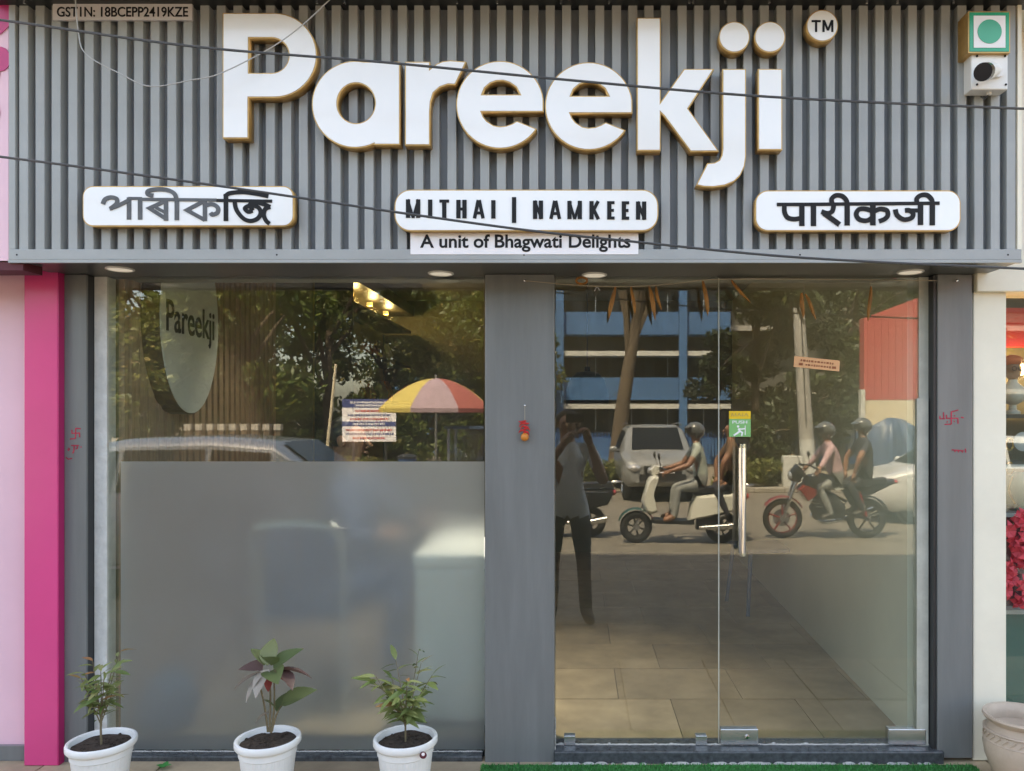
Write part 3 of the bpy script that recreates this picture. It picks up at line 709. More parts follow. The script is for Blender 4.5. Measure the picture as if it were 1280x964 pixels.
# dried mango leaf garland across the door head
tg = thing('leaf_garland', 'string of dried brown mango leaves hung across the top of the door', 'garland')
yg = -.075
pts = [(656,351),(700,355),(745,358),(800,358),(850,354),(880,350),(930,349),(1000,349),(1090,350),(1172,351)]
MB().tube(catmull([tuple(W(u, v, yg)) for u, v in pts], 4), .0014, 5).build('string', M['string'], tg)
def dleaf(u, v0, u1, v1, w):
    q = MB(); n = 7; L = []
    for i in range(n + 1):
        t = i / n; uu = u + (u1-u)*t + math.sin(t*4 + u)*1.0; vv = v0 + (v1-v0)*t; hw = 1.0 * w * (math.sin(math.pi*min(1, t*.92+.08))**.7) + .3
        y = yg - .003 - .01*math.sin(t*3); a = W(uu - hw, vv, y + .004); b = W(uu, vv, y - .003); c = W(uu + hw, vv, y + .004); d_ = W(uu, vv, y + .001)
        L.append([tuple(a), tuple(b), tuple(c), tuple(d_)])
    q.loft(L); q.build('dried_leaf', M['dry'], tg, True)
for a in ((768,359,762,398,2.6),(790,359,793,393,2.0),(811,358,820,400,2.6),(820,358,826,388,1.8),(879,351,885,395,2.4),(914,350,938,379,2.4),(1003,366,1003,398,2.6),(1006,367,1021,400,2.2),(1088,358,1086,402,2.2)): dleaf(*a)
for u, va, vb in ((1005, 349, 367), (1088, 350, 359)): MB().tube([W(u, va, yg), W(u, vb, yg)], .0008, 4).build('tie', M['string'], tg)
MB().tube([W(727 + 7*math.cos(a*.63), 351 + 4.2*math.sin(a*.63), yg) for a in range(11)], .005, 7).build('dried_ring', M['dry'], tg, True)
MB().tube(catmull([tuple(W(743, 364, yg)), tuple(W(746, 359, yg)), tuple(W(750, 363, yg))], 4), .002, 5).build('knot', M['wire'], tg)
for u, v in ((656, 351), (1196, 351)): MB().ball(W(u, v, PY - .008), .006, 8, 6).build('nail', M['chrome'], tg, True)
tag(MB().tube(catmull([tuple(W(u, v, -.03)) for u, v in ((1172,362),(1169,368),(1172,373),(1168,378),(1172,380))], 4), .0018, 5).build('wire_end', M['wire'], None, True), 'short curled pale wire end beside the right pillar head', 'wire')

# ================================================================== POTS, PLANTS, MAT
def leafmesh(name, L, w, m, fold=.25, droop=.25, n=5):
    q = MB(); rows = []
    for i in range(n + 1):
        t = i / n; hw = w * .5 * max(.04, math.sin(math.pi * (t**.8))**.8); z = -droop * L * t * t
        rows.append([(L*t, -hw, z + hw*fold), (L*t, 0, z), (L*t, hw, z + hw*fold)])
    q.loft(rows, cap=False, closed=False)
    me = bpy.data.meshes.new(name); me.from_pydata(q.v, [], q.f); me.materials.append(M[m])
    for p in me.polygons: p.use_smooth = True
    return me
def put_leaf(me, parent, p, az, el, s=1, roll=0, name='leaf'):
    o = bpy.data.objects.new(name, me); COL.objects.link(o); o.parent = parent
    o.location = p; o.rotation_euler = Matrix.Rotation(az, 3, 'Z').to_4x4().to_euler()
    o.rotation_euler = (Matrix.Rotation(az, 3, 'Z') @ Matrix.Rotation(-el, 3, 'Y') @ Matrix.Rotation(roll, 3, 'X')).to_euler()
    o.scale = (s, s, s); return o
def pot(u, v, label, yp=-.35):
    x = WX(u, yp); zr = WZ(v, yp)
    t = thing('flower_pot', label, 'pot', (x, yp, PF), 0, 'white ribbed pots in front of the window')
    h = zr - PF; r = .117
    prof = [(r*.66, 0), (r*.68, .004), (r*.84, h*.74)]
    MB().lathe(prof, 96, flute=32, amp=.012).build('ribbed_body', M['pot'], t, True)
    MB().lathe([(r*.842, h*.735), (r*.875, h*.75), (r*.875, h*.85), (r*.95, h*.865), (r*1.0, h*.90), (r*1.0, h*.965), (r*.985, h*.99), (r*.94, h), (r*.885, h*.985), (r*.85, h*.93), (r*.82, h*.80), (.01, h*.80)], 48).build('rim', M['pot'], t, True)
    q = MB(); n = 26
    rg = [[(rr*math.cos(a*.2417)*1, rr*math.sin(a*.2417), h*.90 + rnd.uniform(-.004, .006)) for a in range(n)] for rr in (r*.855, r*.6, r*.35, .012)]
    q.loft(rg, True)
    for i in range(40):
        a = rnd.uniform(0, 6.28); rr = r*.8*math.sqrt(rnd.random()); q.ball((rr*math.cos(a), rr*math.sin(a), h*.905), rnd.uniform(.003, .008), 5, 4)
    s_ = q.build('soil', M['soil'], t, True)
    return t, h
def sprig(label, t, h, seed, n_st, H, spread, L, w, m='leafA', per=14, up=.5):
    """a shrub standing in the pot: thin branching stems, every leaf an object"""
    rr = random.Random(seed); base = Vector(t.location) + Vector((0, 0, h*.9))
    p = thing('potted_plant', label, 'plant', base)
    me = leafmesh('leaf', L, w, m)
    trunk = catmull([(0, 0, -.02), (rr.uniform(-.006, .006), 0, H*.25), (rr.uniform(-.012, .012), .006, H*.5)], 3)
    MB().tube(trunk, [.0042 - .0002*i for i in range(len(trunk))], 6).build('stem', M['stem'], p, True)
    for k in range(n_st):
        a = 6.283 * k / n_st + rr.uniform(-.5, .5); hh = H * rr.uniform(.55, 1.0); z0 = H * rr.uniform(.12, .45); ra = spread * rr.uniform(.45, 1)
        pts = catmull([(0, 0, z0), (ra*.45*math.cos(a), ra*.45*math.sin(a), z0 + (hh - z0)*.45), (ra*math.cos(a), ra*math.sin(a), hh)], 5)
        MB().tube(pts, [.0026 - .0016*i/len(pts) for i in range(len(pts))], 5).build('stem', M['stem'], p, True)
        for j in range(per):
            tt = .25 + .75 * j / (per - 1); q = pts[min(len(pts)-1, int(tt*(len(pts)-1)))]
            put_leaf(me, p, q, a + (1 if j % 2 else -1) * rr.uniform(.5, 1.6) if j < per - 1 else a, rr.uniform(-.25, up + .35), rr.uniform(.6, 1.15), rr.uniform(-.6, .6))
    return p
t1, h1 = pot(127, 924, 'white ribbed pot nearest the pink wall')
sprig('slim bushy plant with narrow reddish green leaves nearest the pink wall', t1, h1, 3, 9, .34, .085, .062, .017, per=13)
t3, h3 = pot(507, 920, 'white ribbed pot nearest the middle pillar')
sprig('leafy green shrub in the pot nearest the middle pillar', t3, h3, 11, 11, .31, .13, .075, .021, per=13)
t2, h2 = pot(335, 921, 'white ribbed pot at the middle of the three')
base = Vector(t2.location) + Vector((0, 0, h2*.9))
pp = thing('potted_plant', 'plant with broad dark veined leaves on long bare stems, middle pot', 'plant', base)
bl = leafmesh('leaf', .135, .082, 'leafB', .35, .3, 7); bp = leafmesh('leaf', .12, .072, 'leafP', .3, .4, 7); bd = leafmesh('leaf', .125, .075, 'leafD', .35, .35, 7); br = leafmesh('leaf', .08, .05, 'leafR', .3, .5, 7)
def px3(u, v, dy=0): q = W(u, v, -.35 + dy); return q - base
for pts in ([(335,915),(330,880),(322,846)], [(337,915),(338,870),(336,840)], [(339,916),(343,880),(342,838)], [(340,914),(345,895),(352,882)]):
    c = catmull([tuple(px3(u, v)) for u, v in pts], 5); MB().tube(c, [.0045 - .0002*i for i in range(len(c))], 6).build('stem', M['stem'], pp, True)
for (u, v, az, el, s_, me, roll) in ((332,840,185,-8,1.0,bp,.2),(328,838,160,12,.95,bd,-.3),(330,832,130,35,.85,bl,.3),(336,836,255,-22,.9,bp,.2),(342,836,40,40,.9,bl,.2),(344,838,8,5,1.05,bd,-.3),
        (340,838,295,12,1.0,bl,.3),(332,842,225,-28,.9,bp,.2),(344,838,325,-2,1.0,bd,-.3),(346,838,345,-18,.95,br,.4),(337,846,270,-50,.6,br,0),(334,832,95,60,.8,bl,0),(339,832,280,48,.85,bl,-.2),
        (352,882,8,35,.95,bl,.5),(346,890,60,60,.6,bl,0),(338,890,190,-15,.5,bp,.4),(344,886,215,60,.45,bl,0)):
    put_leaf(me, pp, px3(u, v), R(az), R(el), s_, roll)
for (u, v, tt) in ((307, 941, t2), (529, 944, t3)):
    yb = -.35 - .098
    q = MB().lathe([(.013, 0), (.013, -.0015), (.002, -.002)], 18, (*(W(u, v, yb) - Vector(tt.location)),), ax='y'); o = q.build('pot_sticker', M['burgundy'], tt)
    q = MB().lathe([(.006, 0), (.006, -.001)], 10, (*(W(u, v - 1, yb - .0021) - Vector(tt.location)),), ax='y'); q.build('sticker_print', M['sticker'], o)

cv = thing('carved_clay_pot', 'beige carved clay pot standing at the foot of the cream column', 'pot', (WX(1277, -.24), -.24, PF))
hh = WZ(893, -.24) - PF
MB().lathe([(.075, 0), (.10, hh*.10), (.128, hh*.38), (.135, hh*.55), (.126, hh*.76), (.112, hh*.85), (.113, hh*.88), (.131, hh*.93), (.137, hh*.97), (.134, hh), (.122, hh*.99), (.112, hh*.94), (.108, hh*.86), (.12, hh*.6), (.02, hh*.5)], 48).build('body', M['clay'], cv, True)
for i in range(30):
    a = i / 30 * 6.283; c = (.1305*math.cos(a), .1305*math.sin(a), hh*.70)
    MB().tube([(c[0] + .010*math.sin(a), c[1] - .010*math.cos(a), c[2] - .010), (c[0] - .010*math.sin(a), c[1] + .010*math.cos(a), c[2] + .010)], .0035, 5).build('carved_leaf', M['clay'], cv, True)
for zz in (.63, .775): MB().lathe([(.130, hh*zz - .004), (.1345, hh*zz), (.130, hh*zz + .004)], 48).build('carved_band', M['clay'], cv, True)

mt = tag(MB().box((WX(600, -.16), -.24, PF + .0005), (WX(1226, -.16), -.10, PF + .006)).build('turf_mat', M['turfback']), 'green artificial turf mat on the platform before the door', 'mat')
q = MB()
for i in range(9000):
    x = rnd.uniform(WX(600, -.16), WX(1226, -.16)); y = rnd.uniform(-.24, -.098); a = rnd.uniform(0, 3.14); L = rnd.uniform(.006, .014)
    dx, dy = .002*math.cos(a), .002*math.sin(a); tx, ty = rnd.uniform(-.006, .006), rnd.uniform(-.006, .006)
    q.add([(x-dx, y-dy, PF+.005), (x+dx, y+dy, PF+.005), (x+tx, y+ty, PF+.005+L)], [(0,1,2)])
o = q.build('turf_blades', M['turf'], mt); o['kind'] = 'stuff'
lf = leafmesh('leaf', .04, .03, 'turf')
tw = thing('ground_sprig', 'tiny green leaf on the ground between pink pilaster and first pot', 'plant', (WX(205, -.12), -.12, PF))
for i in range(4): put_leaf(lf, tw, (0, 0, .004), i * 1.6, .6, .8)

# ================================================================== INSIDE THE SHOP
ov = thing('oval_wall_sign', 'oval silver sign reading Pareekji on the wooden wall inside', 'sign')
# it lies against the left inner wall and faces into the shop
def oval(ry, rz, x0, x1, name, m, parent, c):
    q = MB(); n = 56
    q.loft([[(x, c[0] + ry*math.cos(6.2832*k/n), c[1] + rz*math.sin(6.2832*k/n)) for k in range(n)] for x in (x0, x1)]); return q.build(name, M[m], parent)
M['signface'] = mat('silver_sign_face', (.78, .78, .71), .35, var=.06, scale=5); M['signedge'] = mat('bronze_sign_edge', (.13, .085, .03), .35, metal=.3, var=.2); M['signtext'] = mat('dark_sign_letters', (.035, .03, .015), .4)
cc_ = (.44, 2.08)
oval(.275, .445, LW + .030, LW + .115, 'sign_edge', 'signedge', ov, cc_)
oval(.27, .44, LW + .1155, LW + .12, 'sign_face', 'signface', ov, cc_)
cu = bpy.data.curves.new('t', 'FONT'); cu.body = 'Pareekji'; cu.extrude = .001; cu.offset = .012
t_ = bpy.data.objects.new('t', cu); COL.objects.link(t_); me = bpy.data.meshes.new_from_object(t_.evaluated_get(bpy.context.evaluated_depsgraph_get())); bpy.data.objects.remove(t_)
xs_ = [v.co.x for v in me.vertices]; a0, a1 = min(xs_), max(xs_)
for v in me.vertices: v.co = Vector((LW + .122 + v.co.z, cc_[0] - .225 + (v.co.x - a0)/(a1 - a0)*.45, cc_[1] - .07 + v.co.y*.20))
me.name = 'lettering'; o = link('lettering', me, M['signtext'], ov); o['kind'] = 'stuff'

wc = thing('wall_cabinet', 'ochre lit wall cabinet with open shelves deep inside the shop', 'cabinet')
x0 = LW + .002; ya, yb = 2.45, 4.4
box('back_board', (x0, ya, .9), (x0 + .02, yb, 2.62), M['ochre'], wc)
for z in (1.42, 1.74, 2.10, 2.45): box('shelf', (x0 + .021, ya, z), (x0 + .30, yb, z + .025), M['cabinet'], wc)
box('side_panel', (x0 + .021, ya - .022, .9), (x0 + .30, ya - .001, 2.62), M['cabinet'], wc)
box('cornice', (x0 + .001, ya - .03, 2.621), (x0 + .33, yb, 2.72), M['cabinet'], wc)
for i, y in enumerate((2.85, 3.4, 3.95)):
    MB().lathe([(.025, 0), (.025, -.03), (.012, -.035)], 14, (x0 + .16, y, 2.61)).build('shelf_lamp', M['shelflight'], wc, True)
    lp = bpy.data.lights.new('shelf_lamp_light', 'POINT'); lp.energy = .6; lp.color = (1, .75, .35); lp.shadow_soft_size = .03
    lo = bpy.data.objects.new('shelf_lamp_light', lp); COL.objects.link(lo); lo.location = (x0 + .19, y, 2.54)
kinds = (('packR', 'red'), ('packO', 'orange'), ('packC', 'cream'), ('packB', 'brown'))
ORD = 'first second third fourth fifth sixth seventh eighth ninth tenth eleventh twelfth thirteenth'.split()
wdn = {1.42: 'third', 1.74: 'second', 2.10: 'top'}; n_ = 0
for z in (1.42, 1.74, 2.10):
    y = ya + .12; j = 0
    while y < yb - .15:
        k, cn = kinds[(j*3 + int(z*10)) % 4]; hh = rnd.uniform(.14, .23); ww = rnd.uniform(.10, .16)
        q = MB(); xx = x0 + .12
        q.loft([[(xx-.035, y-ww*.5, z+.026), (xx+.035, y-ww*.5, z+.026), (xx+.035, y+ww*.5, z+.026), (xx-.035, y+ww*.5, z+.026)], [(xx-.04, y-ww*.5, z+hh*.5), (xx+.05, y-ww*.5, z+hh*.5), (xx+.05, y+ww*.5, z+hh*.5), (xx-.04, y+ww*.5, z+hh*.5)], [(xx-.004, y-ww*.5, z+hh), (xx+.004, y-ww*.5, z+hh), (xx+.004, y+ww*.5, z+hh), (xx-.004, y+ww*.5, z+hh)]])
        tag(q.build('snack_packet', M[k], None, True), '%s snack packet, %s from the window on the %s shelf of the lit cabinet' % (cn, ORD[j], wdn[z]), 'packet', 'snack packets on the cabinet shelves')
        y += ww + rnd.uniform(.03, .12); j += 1

pd = thing('pendant_lamp', 'dark dome pendant lamp hanging inside behind the door glass', 'lamp', (WX(734, 2.0), 2.0, 0))
zt_, zb_ = WZ(464, 2.0), WZ(506, 2.0); rr = 27 * (D + 2.0) / F
MB().lathe([(rr*.97, zb_), (rr, zb_ + .02), (rr*.97, zb_ + .10), (rr*.80, zb_ + .17), (rr*.5, zt_ - .01), (.02, zt_), (.018, zt_ + .03)], 32).build('shade', M['black'], pd, True)
MB().tube([(0, 0, zt_ + .02), (0, 0, 2.80)], .004, 6).build('cord', M['cable'], pd)
for x, y, e, lab in ((WX(570, 3.2), 3.2, 3, 'small round ceiling light near the back of the shop'), (-.42, .42, 44, 'added round ceiling light above the frosted window inside'), (-1.45, .95, 9, 'added round ceiling light brightening the oval sign inside'), (.60, 1.0, 1.0, 'added round ceiling light above the door inside')):  # all but the back fitting are added to brighten the interior
    cl = thing('real_or_added_ceiling_light', lab, 'light', (x, y, 2.799), 0, 'real and added ceiling lights inside the shop')
    MB().lathe([(.10, 0), (.10, -.02), (.085, -.03)], 24).build('body', M['greyplate'], cl, True)
    MB().lathe([(.08, -.0305), (.08, -.034), (.06, -.036)], 24).build('diffuser', M['lampon'], cl, True)
    lp = bpy.data.lights.new('ceiling_fill_light', 'SPOT'); lp.spot_size = R(74); lp.spot_blend = .6; lp.shadow_soft_size = .08; lp.energy = e; lp.color = (.93, .95, 1.0)  # added fill beam under every fitting, the back one included
    lo = bpy.data.objects.new('ceiling_fill_light', lp); COL.objects.link(lo); lo.location = (x, y, 2.755)

def chair(label, loc, rz, m='bluechair', legm='bluechair', back=True):
    t = thing('chair' if back else 'stool', label, 'chair' if back else 'stool', loc, rz)
    box('seat', (-.21, -.20, .42), (.21, .20, .45), M[m], t, .012)
    for sx in (-1, 1):
        for sy in (-1, 1): MB().tube([(sx*.22, sy*.22, 0), (sx*.185, sy*.175, .42)], [.014, .017], 8).build('leg', M[legm], t, True)
    if not back: return t
    q = MB(); q.tube(catmull([(-.20, .19, .44), (-.20, .23, .80), (-.12, .25, .88), (.12, .25, .88), (.20, .23, .80), (.20, .19, .44)], 4), .014, 8); q.build('back_frame', M[legm], t, True)
    for x in (-.12, -.04, .04, .12): box('back_slat', (x - .025, .205, .46), (x + .025, .22, .86), M[m], t)
    return t
chair('blue plastic stool standing inside behind the glass door', (WX(958, 2.3), 2.3, FL), R(8), back=False)
chair('chromed metal chair with dark blue seat behind the frosted film', (WX(385, .42), .42, FL), R(180), 'bluecloth', 'chrome')
fz = thing('chest_freezer', 'white chest freezer behind the frosted film near the middle pillar', 'freezer', (0, 0, 0))
box('body', (WX(515, .12), .10, FL + .03), (WX(640, .12), .62, WZ(712, .12)), M['whitecar'], fz, .02)
box('lid', (WX(514, .12), .095, WZ(711, .12)), (WX(641, .12), .63, WZ(694, .12)), M['plastic'], fz, .012)
box('base', (WX(520, .12), .12, FL), (WX(636, .12), .60, FL + .029), M['dark'], fz)
bb = thing('polythene_bag', 'dark blue polythene bag slumped behind the film at lower left', 'bag', (WX(200, .11), .115, FL))
q = MB(); n = 22; rg = []
for i, (r, z) in enumerate(((.06, 0), (.10, .02), (.115, .10), (.10, .17), (.07, .22), (.02, .245), (.03, .27))):
    rg.append([(r*(1+rnd.uniform(-.12, .12))*math.cos(6.283*k/n), .7*r*(1+rnd.uniform(-.12, .12))*math.sin(6.283*k/n), z + rnd.uniform(-.006, .006)*(i > 0)) for k in range(n)])
q.loft(rg); q.build('bag_body', M['bluebag'], bb, True)

# ================================================================== GIFT SHOP WINDOW AT THE RIGHT EDGE
gx = WX(1258.5); gw = 2.6
gs = thing('gift_shop_window', 'narrow strip of gift shop window at the right edge', 'window')
box('pane', (gx, .02, PF + .1), (gw + 1.9, .028, 2.29), M['glass'], gs)
for i, v in enumerate((518, 580, 640, 760)): box('display_shelf', (gx - .02, .06, WZ(v + 5, .1)), (gw + 1.9, .40, WZ(v, .1)), M['dark'] if i == 0 else M['crystal'], gs)
box('red_pelmet', (gx - .02, .30, WZ(433, .3)), (gw, .38, WZ(385, .3)), M['red'], gs)
lm = thing('gift_shop_lamp', 'small warm bulb glowing behind the turbaned bust', 'lamp', (WX(1276, .34), .34, WZ(462, .34)))
MB().ball((0, 0, 0), .028, 14, 10).build('bulb', M['warm'], lm, True)
MB().tube([(0, 0, .02), (0, .09, .06)], .008, 8).build('bracket', M['steel'], lm)
lp = bpy.data.lights.new('gift_lamp_light', 'POINT'); lp.energy = .7; lp.color = (1, .7, .4); lp.shadow_soft_size = .05
lo = bpy.data.objects.new('gift_lamp_light', lp); COL.objects.link(lo); lo.location = (WX(1276, .26), .25, WZ(462, .3))
bs = thing('portrait_bust', 'small pale bust wearing an orange turban and glasses', 'figurine', (WX(1266, .14), .14, WZ(518, .1) + .001))
MB().lathe([(.03, 0), (.03, .012), (.016, .02), (.014, .04), (.04, .055), (.052, .085), (.045, .115), (.022, .135), (.018, .15)], 24).build('shoulders', M['statue'], bs, True)
MB().ball((0, 0, .19), (.033, .036, .045), 16, 12).build('head', M['skin'], bs, True)
MB().ball((0, .004, .232), (.042, .044, .026), 16, 10).build('turban', M['turban'], bs, True)
for s_ in (-1, 1): MB().tube([(s_*.014 + .010*math.cos(a*.7), -.037, .196 + .009*math.sin(a*.7)) for a in range(10)], .0013, 5).build('spectacle_rim', M['black'], bs)
for i, (u, v, k) in enumerate(((1262, 555, 'ring'), (1278, 552, 'plate'), (1262, 585, 'ring'), (1276, 615, 'vase'))):
    y = .14; c = W(u, v, y)
    if k == 'ring':
        t = tag(MB().tube([(c.x + .016*math.cos(a*.5), y, c.z + .026*math.sin(a*.5)) for a in range(14)], .0045, 6).build('gold_ring_ornament', M['goldbright'], None, True), ('upper' if i == 0 else 'lower') + ' gold ring ornament in the gift shop window', 'ornament')
    elif k == 'plate':
        tag(MB().lathe([(.04, 0), (.042, -.006), (.025, -.012), (.004, -.010)], 24, tuple(c), ax='y').build('crystal_plate', M['crystal'], None, True), 'round crystal plate above the gift shop vase', 'plate')
    else:
        t = thing('trophy_vase', 'dark teal vase with gold handles in the gift shop window', 'vase', (c.x, y, WZ(640, .1) + .001))
        MB().lathe([(.03, 0), (.012, .02), (.03, .05), (.045, .10), (.040, .15), (.03, .17)], 20).build('body', M['teal'], t, True)
        for s_ in (-1, 1): MB().tube(catmull([(s_*.028, -.005, .03), (s_*.058, -.01, .09), (s_*.04, -.01, .15)], 5), .004, 6).build('handle', M['goldbright'], t, True)
fb = thing('red_silk_flowers', 'bunch of red silk flowers low in the gift shop window', 'flowers', (WX(1274, .05), .05, WZ(760, .1)))
fm = MB()
for k in range(6):
    a = k*1.047; ca, sa = math.cos(a), math.sin(a); L = .042; w_ = .012
    fm.add([(0, 0, 0), (L*.55*ca - w_*sa, -.010, L*.55*sa + w_*ca), (L*ca, .004, L*sa), (L*.55*ca + w_*sa, -.010, L*.55*sa - w_*ca)], [(0, 1, 2, 3)])
fme = None
for i in range(26):
    u, v = rnd.uniform(1256, 1292), 646 + i * 4.4; c = W(u, v, -.02 + rnd.uniform(0, .03)) - Vector(fb.location)
    if fme is None: fo = fm.build('blossom', M['redflower'], fb); fme = fo.data
    else: fo = bpy.data.objects.new('blossom', fme); COL.objects.link(fo); fo.parent = fb
    fo.location = c; fo.rotation_euler = (rnd.uniform(-.5, .5), rnd.uniform(0, 3), rnd.uniform(-.6, .6)); fo.scale = (rnd.uniform(.8, 1.15),)*3
tag(box('burgundy_drape', (gx - .02, .12, WZ(759, .1)), (gw, .16, WZ(642, .1)), M['burgundy']), 'dark burgundy cloth behind the red silk flowers', 'cloth')
tag(box('teal_panel', (gx - .02, .10, PF + .01), (gw, .14, WZ(768, .1)), M['teal']), 'dark teal panel at the foot of the gift shop window', 'panel')

# ================================================================== THE STREET BEHIND THE CAMERA (seen in the glass)
import numpy as np
INDOORS = set(o for o in bpy.data.objects)
def leaves(name, centres, radii, n, size, m, parent, seed, flat_=.8):
    g = np.random.default_rng(seed); k = g.integers(0, len(centres), n)
    d = g.normal(size=(n, 3)); d /= np.linalg.norm(d, axis=1)[:, None]; rad = g.random(n)**.45
    P = np.array(centres)[k] + d * (np.array(radii)[k] * rad)[:, None] * np.array([1, 1, flat_])
    a = g.normal(size=(n, 3)); a /= np.linalg.norm(a, axis=1)[:, None]; b = np.cross(a, g.normal(size=(n, 3))); b /= np.linalg.norm(b, axis=1)[:, None]
    s = size * (.6 + .8 * g.random(n))[:, None]
    V = np.stack([P - a*s, P + b*s*.45, P + a*s, P - b*s*.45], 1).reshape(-1, 3)
    me = bpy.data.meshes.new(name); me.from_pydata(V.tolist(), [], np.arange(4*n).reshape(-1, 4).tolist()); me.materials.append(M[m])
    o = bpy.data.objects.new(name, me); COL.objects.link(o); o.parent = parent; return o
def tree(label, x, d, H, cr, seed, m='tree', trunk=.18, n=9000, lean=0, z0=.35, size=.13, group='trees across the street'):
    rr = random.Random(seed); t = thing('street_tree', label, 'tree', (x, -d, .05), 0, group)
    top = (lean * H * .5, rr.uniform(-.3, .3), H * .62)
    tp = catmull([(0, 0, -.1), (lean*H*.12, rr.uniform(-.1, .1), H*.2), (lean*H*.3, rr.uniform(-.15, .15), H*.42), top], 4)
    MB().tube(tp, [trunk*(1 - .6*i/len(tp)) for i in range(len(tp))], 9).build('trunk', M['bark'], t, True)
    cs, rs = [], []; nb = 9
    for k in range(nb):
        a = 6.283*k/nb + rr.uniform(-.4, .4); q = tp[rr.randint(len(tp)//2, len(tp)-1)]; ra = cr*rr.uniform(.35, .95)
        e = (top[0] + ra*math.cos(a), top[1] + ra*math.sin(a), H*rr.uniform(z0 + .15, .95))
        mid = ((q[0]+e[0])/2, (q[1]+e[1])/2, (q[2]+e[2])/2 + .2)
        MB().tube(catmull([q, mid, e], 4), [trunk*.4 - trunk*.034*i for i in range(9)], 6).build('limb', M['bark'], t, True)
        for c in range(5):
            cs.append((e[0]+rr.uniform(-.5, .5)*cr*.7, e[1]+rr.uniform(-.5, .5)*cr*.7, min(H, max(H*z0, e[2]+rr.uniform(-.45, .35)*cr*.7)))); rs.append(cr*rr.uniform(.13, .34))
    leaves('crown', cs, rs, n, size, m, t, seed); return t
# trees seen in the shop window
for i, a in enumerate((
    ('broad tree seen at the left end of the window reflection', RX(200, 20), 20, 6.6, 3.0, 1, 'tree2', .16),
    ('dense low tree seen right of the oval sign in the reflection', RX(315, 19), 19, 6.2, 2.6, 2, 'tree', .15),
    ('tall dark tree seen at the middle of the window reflection', RX(410, 22), 22, 8.0, 3.2, 3, 'tree', .2),
    ('pale leafed tree seen above the notice board in the reflection', RX(480, 25), 25, 7.2, 3.0, 4, 'tree2', .18),
    ('tree seen behind the parasol in the window reflection', RX(590, 27), 27, 7.6, 3.2, 5, 'tree', .2),
    ('bushy tree seen behind the far left car roof reflection', RX(120, 17), 17, 5.6, 2.6, 6, 'tree2', .15),
    ('far tall tree seen between the nearer crowns at left', RX(260, 34), 34, 9.5, 4.0, 7, 'tree', .25),
    ('far broad tree seen at the left above the far fence', RX(380, 38), 38, 9.5, 4.4, 8, 'tree', .25))):
    tree(a[0], a[1], a[2], a[3], a[4], a[5], a[6], a[7], z0=.22)
tree('leaning bare trunked tree in front of the blue building', RX(768, 21), 21, 11.0, 2.2, 21, 'tree', .28, 2500, lean=.2, z0=.72)
tree('dark tree beside the blue building behind the push sticker', RX(945, 25), 25, 8.6, 1.9, 22, 'treeShade', .2, 9000, z0=.2)
tree('dark tree seen right of the pale pole', RX(1050, 27), 27, 9.0, 3.2, 23, 'treeShade', .22, 9000, z0=.25)
tree('far tree behind the red kiosk', RX(1130, 33), 33, 9.0, 3.6, 24, 'tree', .22, 8000, z0=.25)
tree('far tree left of the blue building', RX(600, 31), 31, 8.5, 2.8, 25, 'tree2', .22, 8000, z0=.2)

for i, (u, d, h, w_, lab) in enumerate(((300, 24, 3.0, 2.2, 'low bushy tree filling the gap left of the leaning plank'), (385, 25, 3.4, 2.4, 'low bushy tree behind the leaning plank'), (455, 23, 2.8, 2.0, 'low bushy tree directly behind the notice board'), (530, 24, 3.2, 2.2, 'low bushy tree behind the litter bin'), (180, 24, 3.2, 2.4, 'low bushy tree behind the oval sign reflection'), (1000, 24, 3.0, 2.2, 'low dark bush behind the pale pole'))):
    tree(lab, RX(u, d), d, h, w_, 60 + i, 'tree' if i < 5 else 'treeShade', .12, 6000, z0=.08)
# blue building
bb_ = thing('blue_building', 'long blue and grey office building with balcony bands across the street', 'building', (0, -33, 0))
bx0, bx1 = -9.0, 7.2
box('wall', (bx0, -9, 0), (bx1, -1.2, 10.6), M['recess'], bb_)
dz = 33
for i, (va, vb) in enumerate(((418, 390), (500, 472), (570, 548))):
    box('balcony_band', (bx0, -1.19, RZ(va, dz)), (bx1, .0, RZ(vb, dz)), M['blue'], bb_)
for va, vb in ((445, 439), (511, 505)): box('pale_ledge', (bx0, -1.19, RZ(va, dz)), (bx1, .12, RZ(vb, dz)), M['ledge'], bb_)
box('balcony_band', (bx0, -1.19, 9.0), (bx1, 0, 10.0), M['blue'], bb_)
for u in (540, 618, 700, 853):
    x = RX(u, dz); box('column', (x - .18, .005, 0), (x + .18, .3, 10.6), M['blue'], bb_)
for zc_ in (1.3, 3.95, 6.6):
    x = bx0 + .5
    while x < bx1 - 1.2:
        w_ = box('window', (x, -1.2, zc_ - .1), (x + 1.25, -1.15, zc_ + 1.15), M['wglass'], bb_); box('mullion', (x + .6, -1.149, zc_ - .1), (x + .65, -1.13, zc_ + 1.15), M['ledge'], w_); x += 1.75
gb = thing('grey_building', 'dark grey building behind the trees right of the blue building', 'building', (0, -36, 0))
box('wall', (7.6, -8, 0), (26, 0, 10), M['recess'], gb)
for z in (3.0, 6.2): box('ledge', (7.6, .001, z), (26, .5, z + .25), M['concrete'], gb)
for z in (1.0, 4.2, 7.2):
    for i in range(9): box('window', (8.4 + i*1.9, .001, z), (9.5 + i*1.9, .04, z + 1.3), M['wglass'], gb)
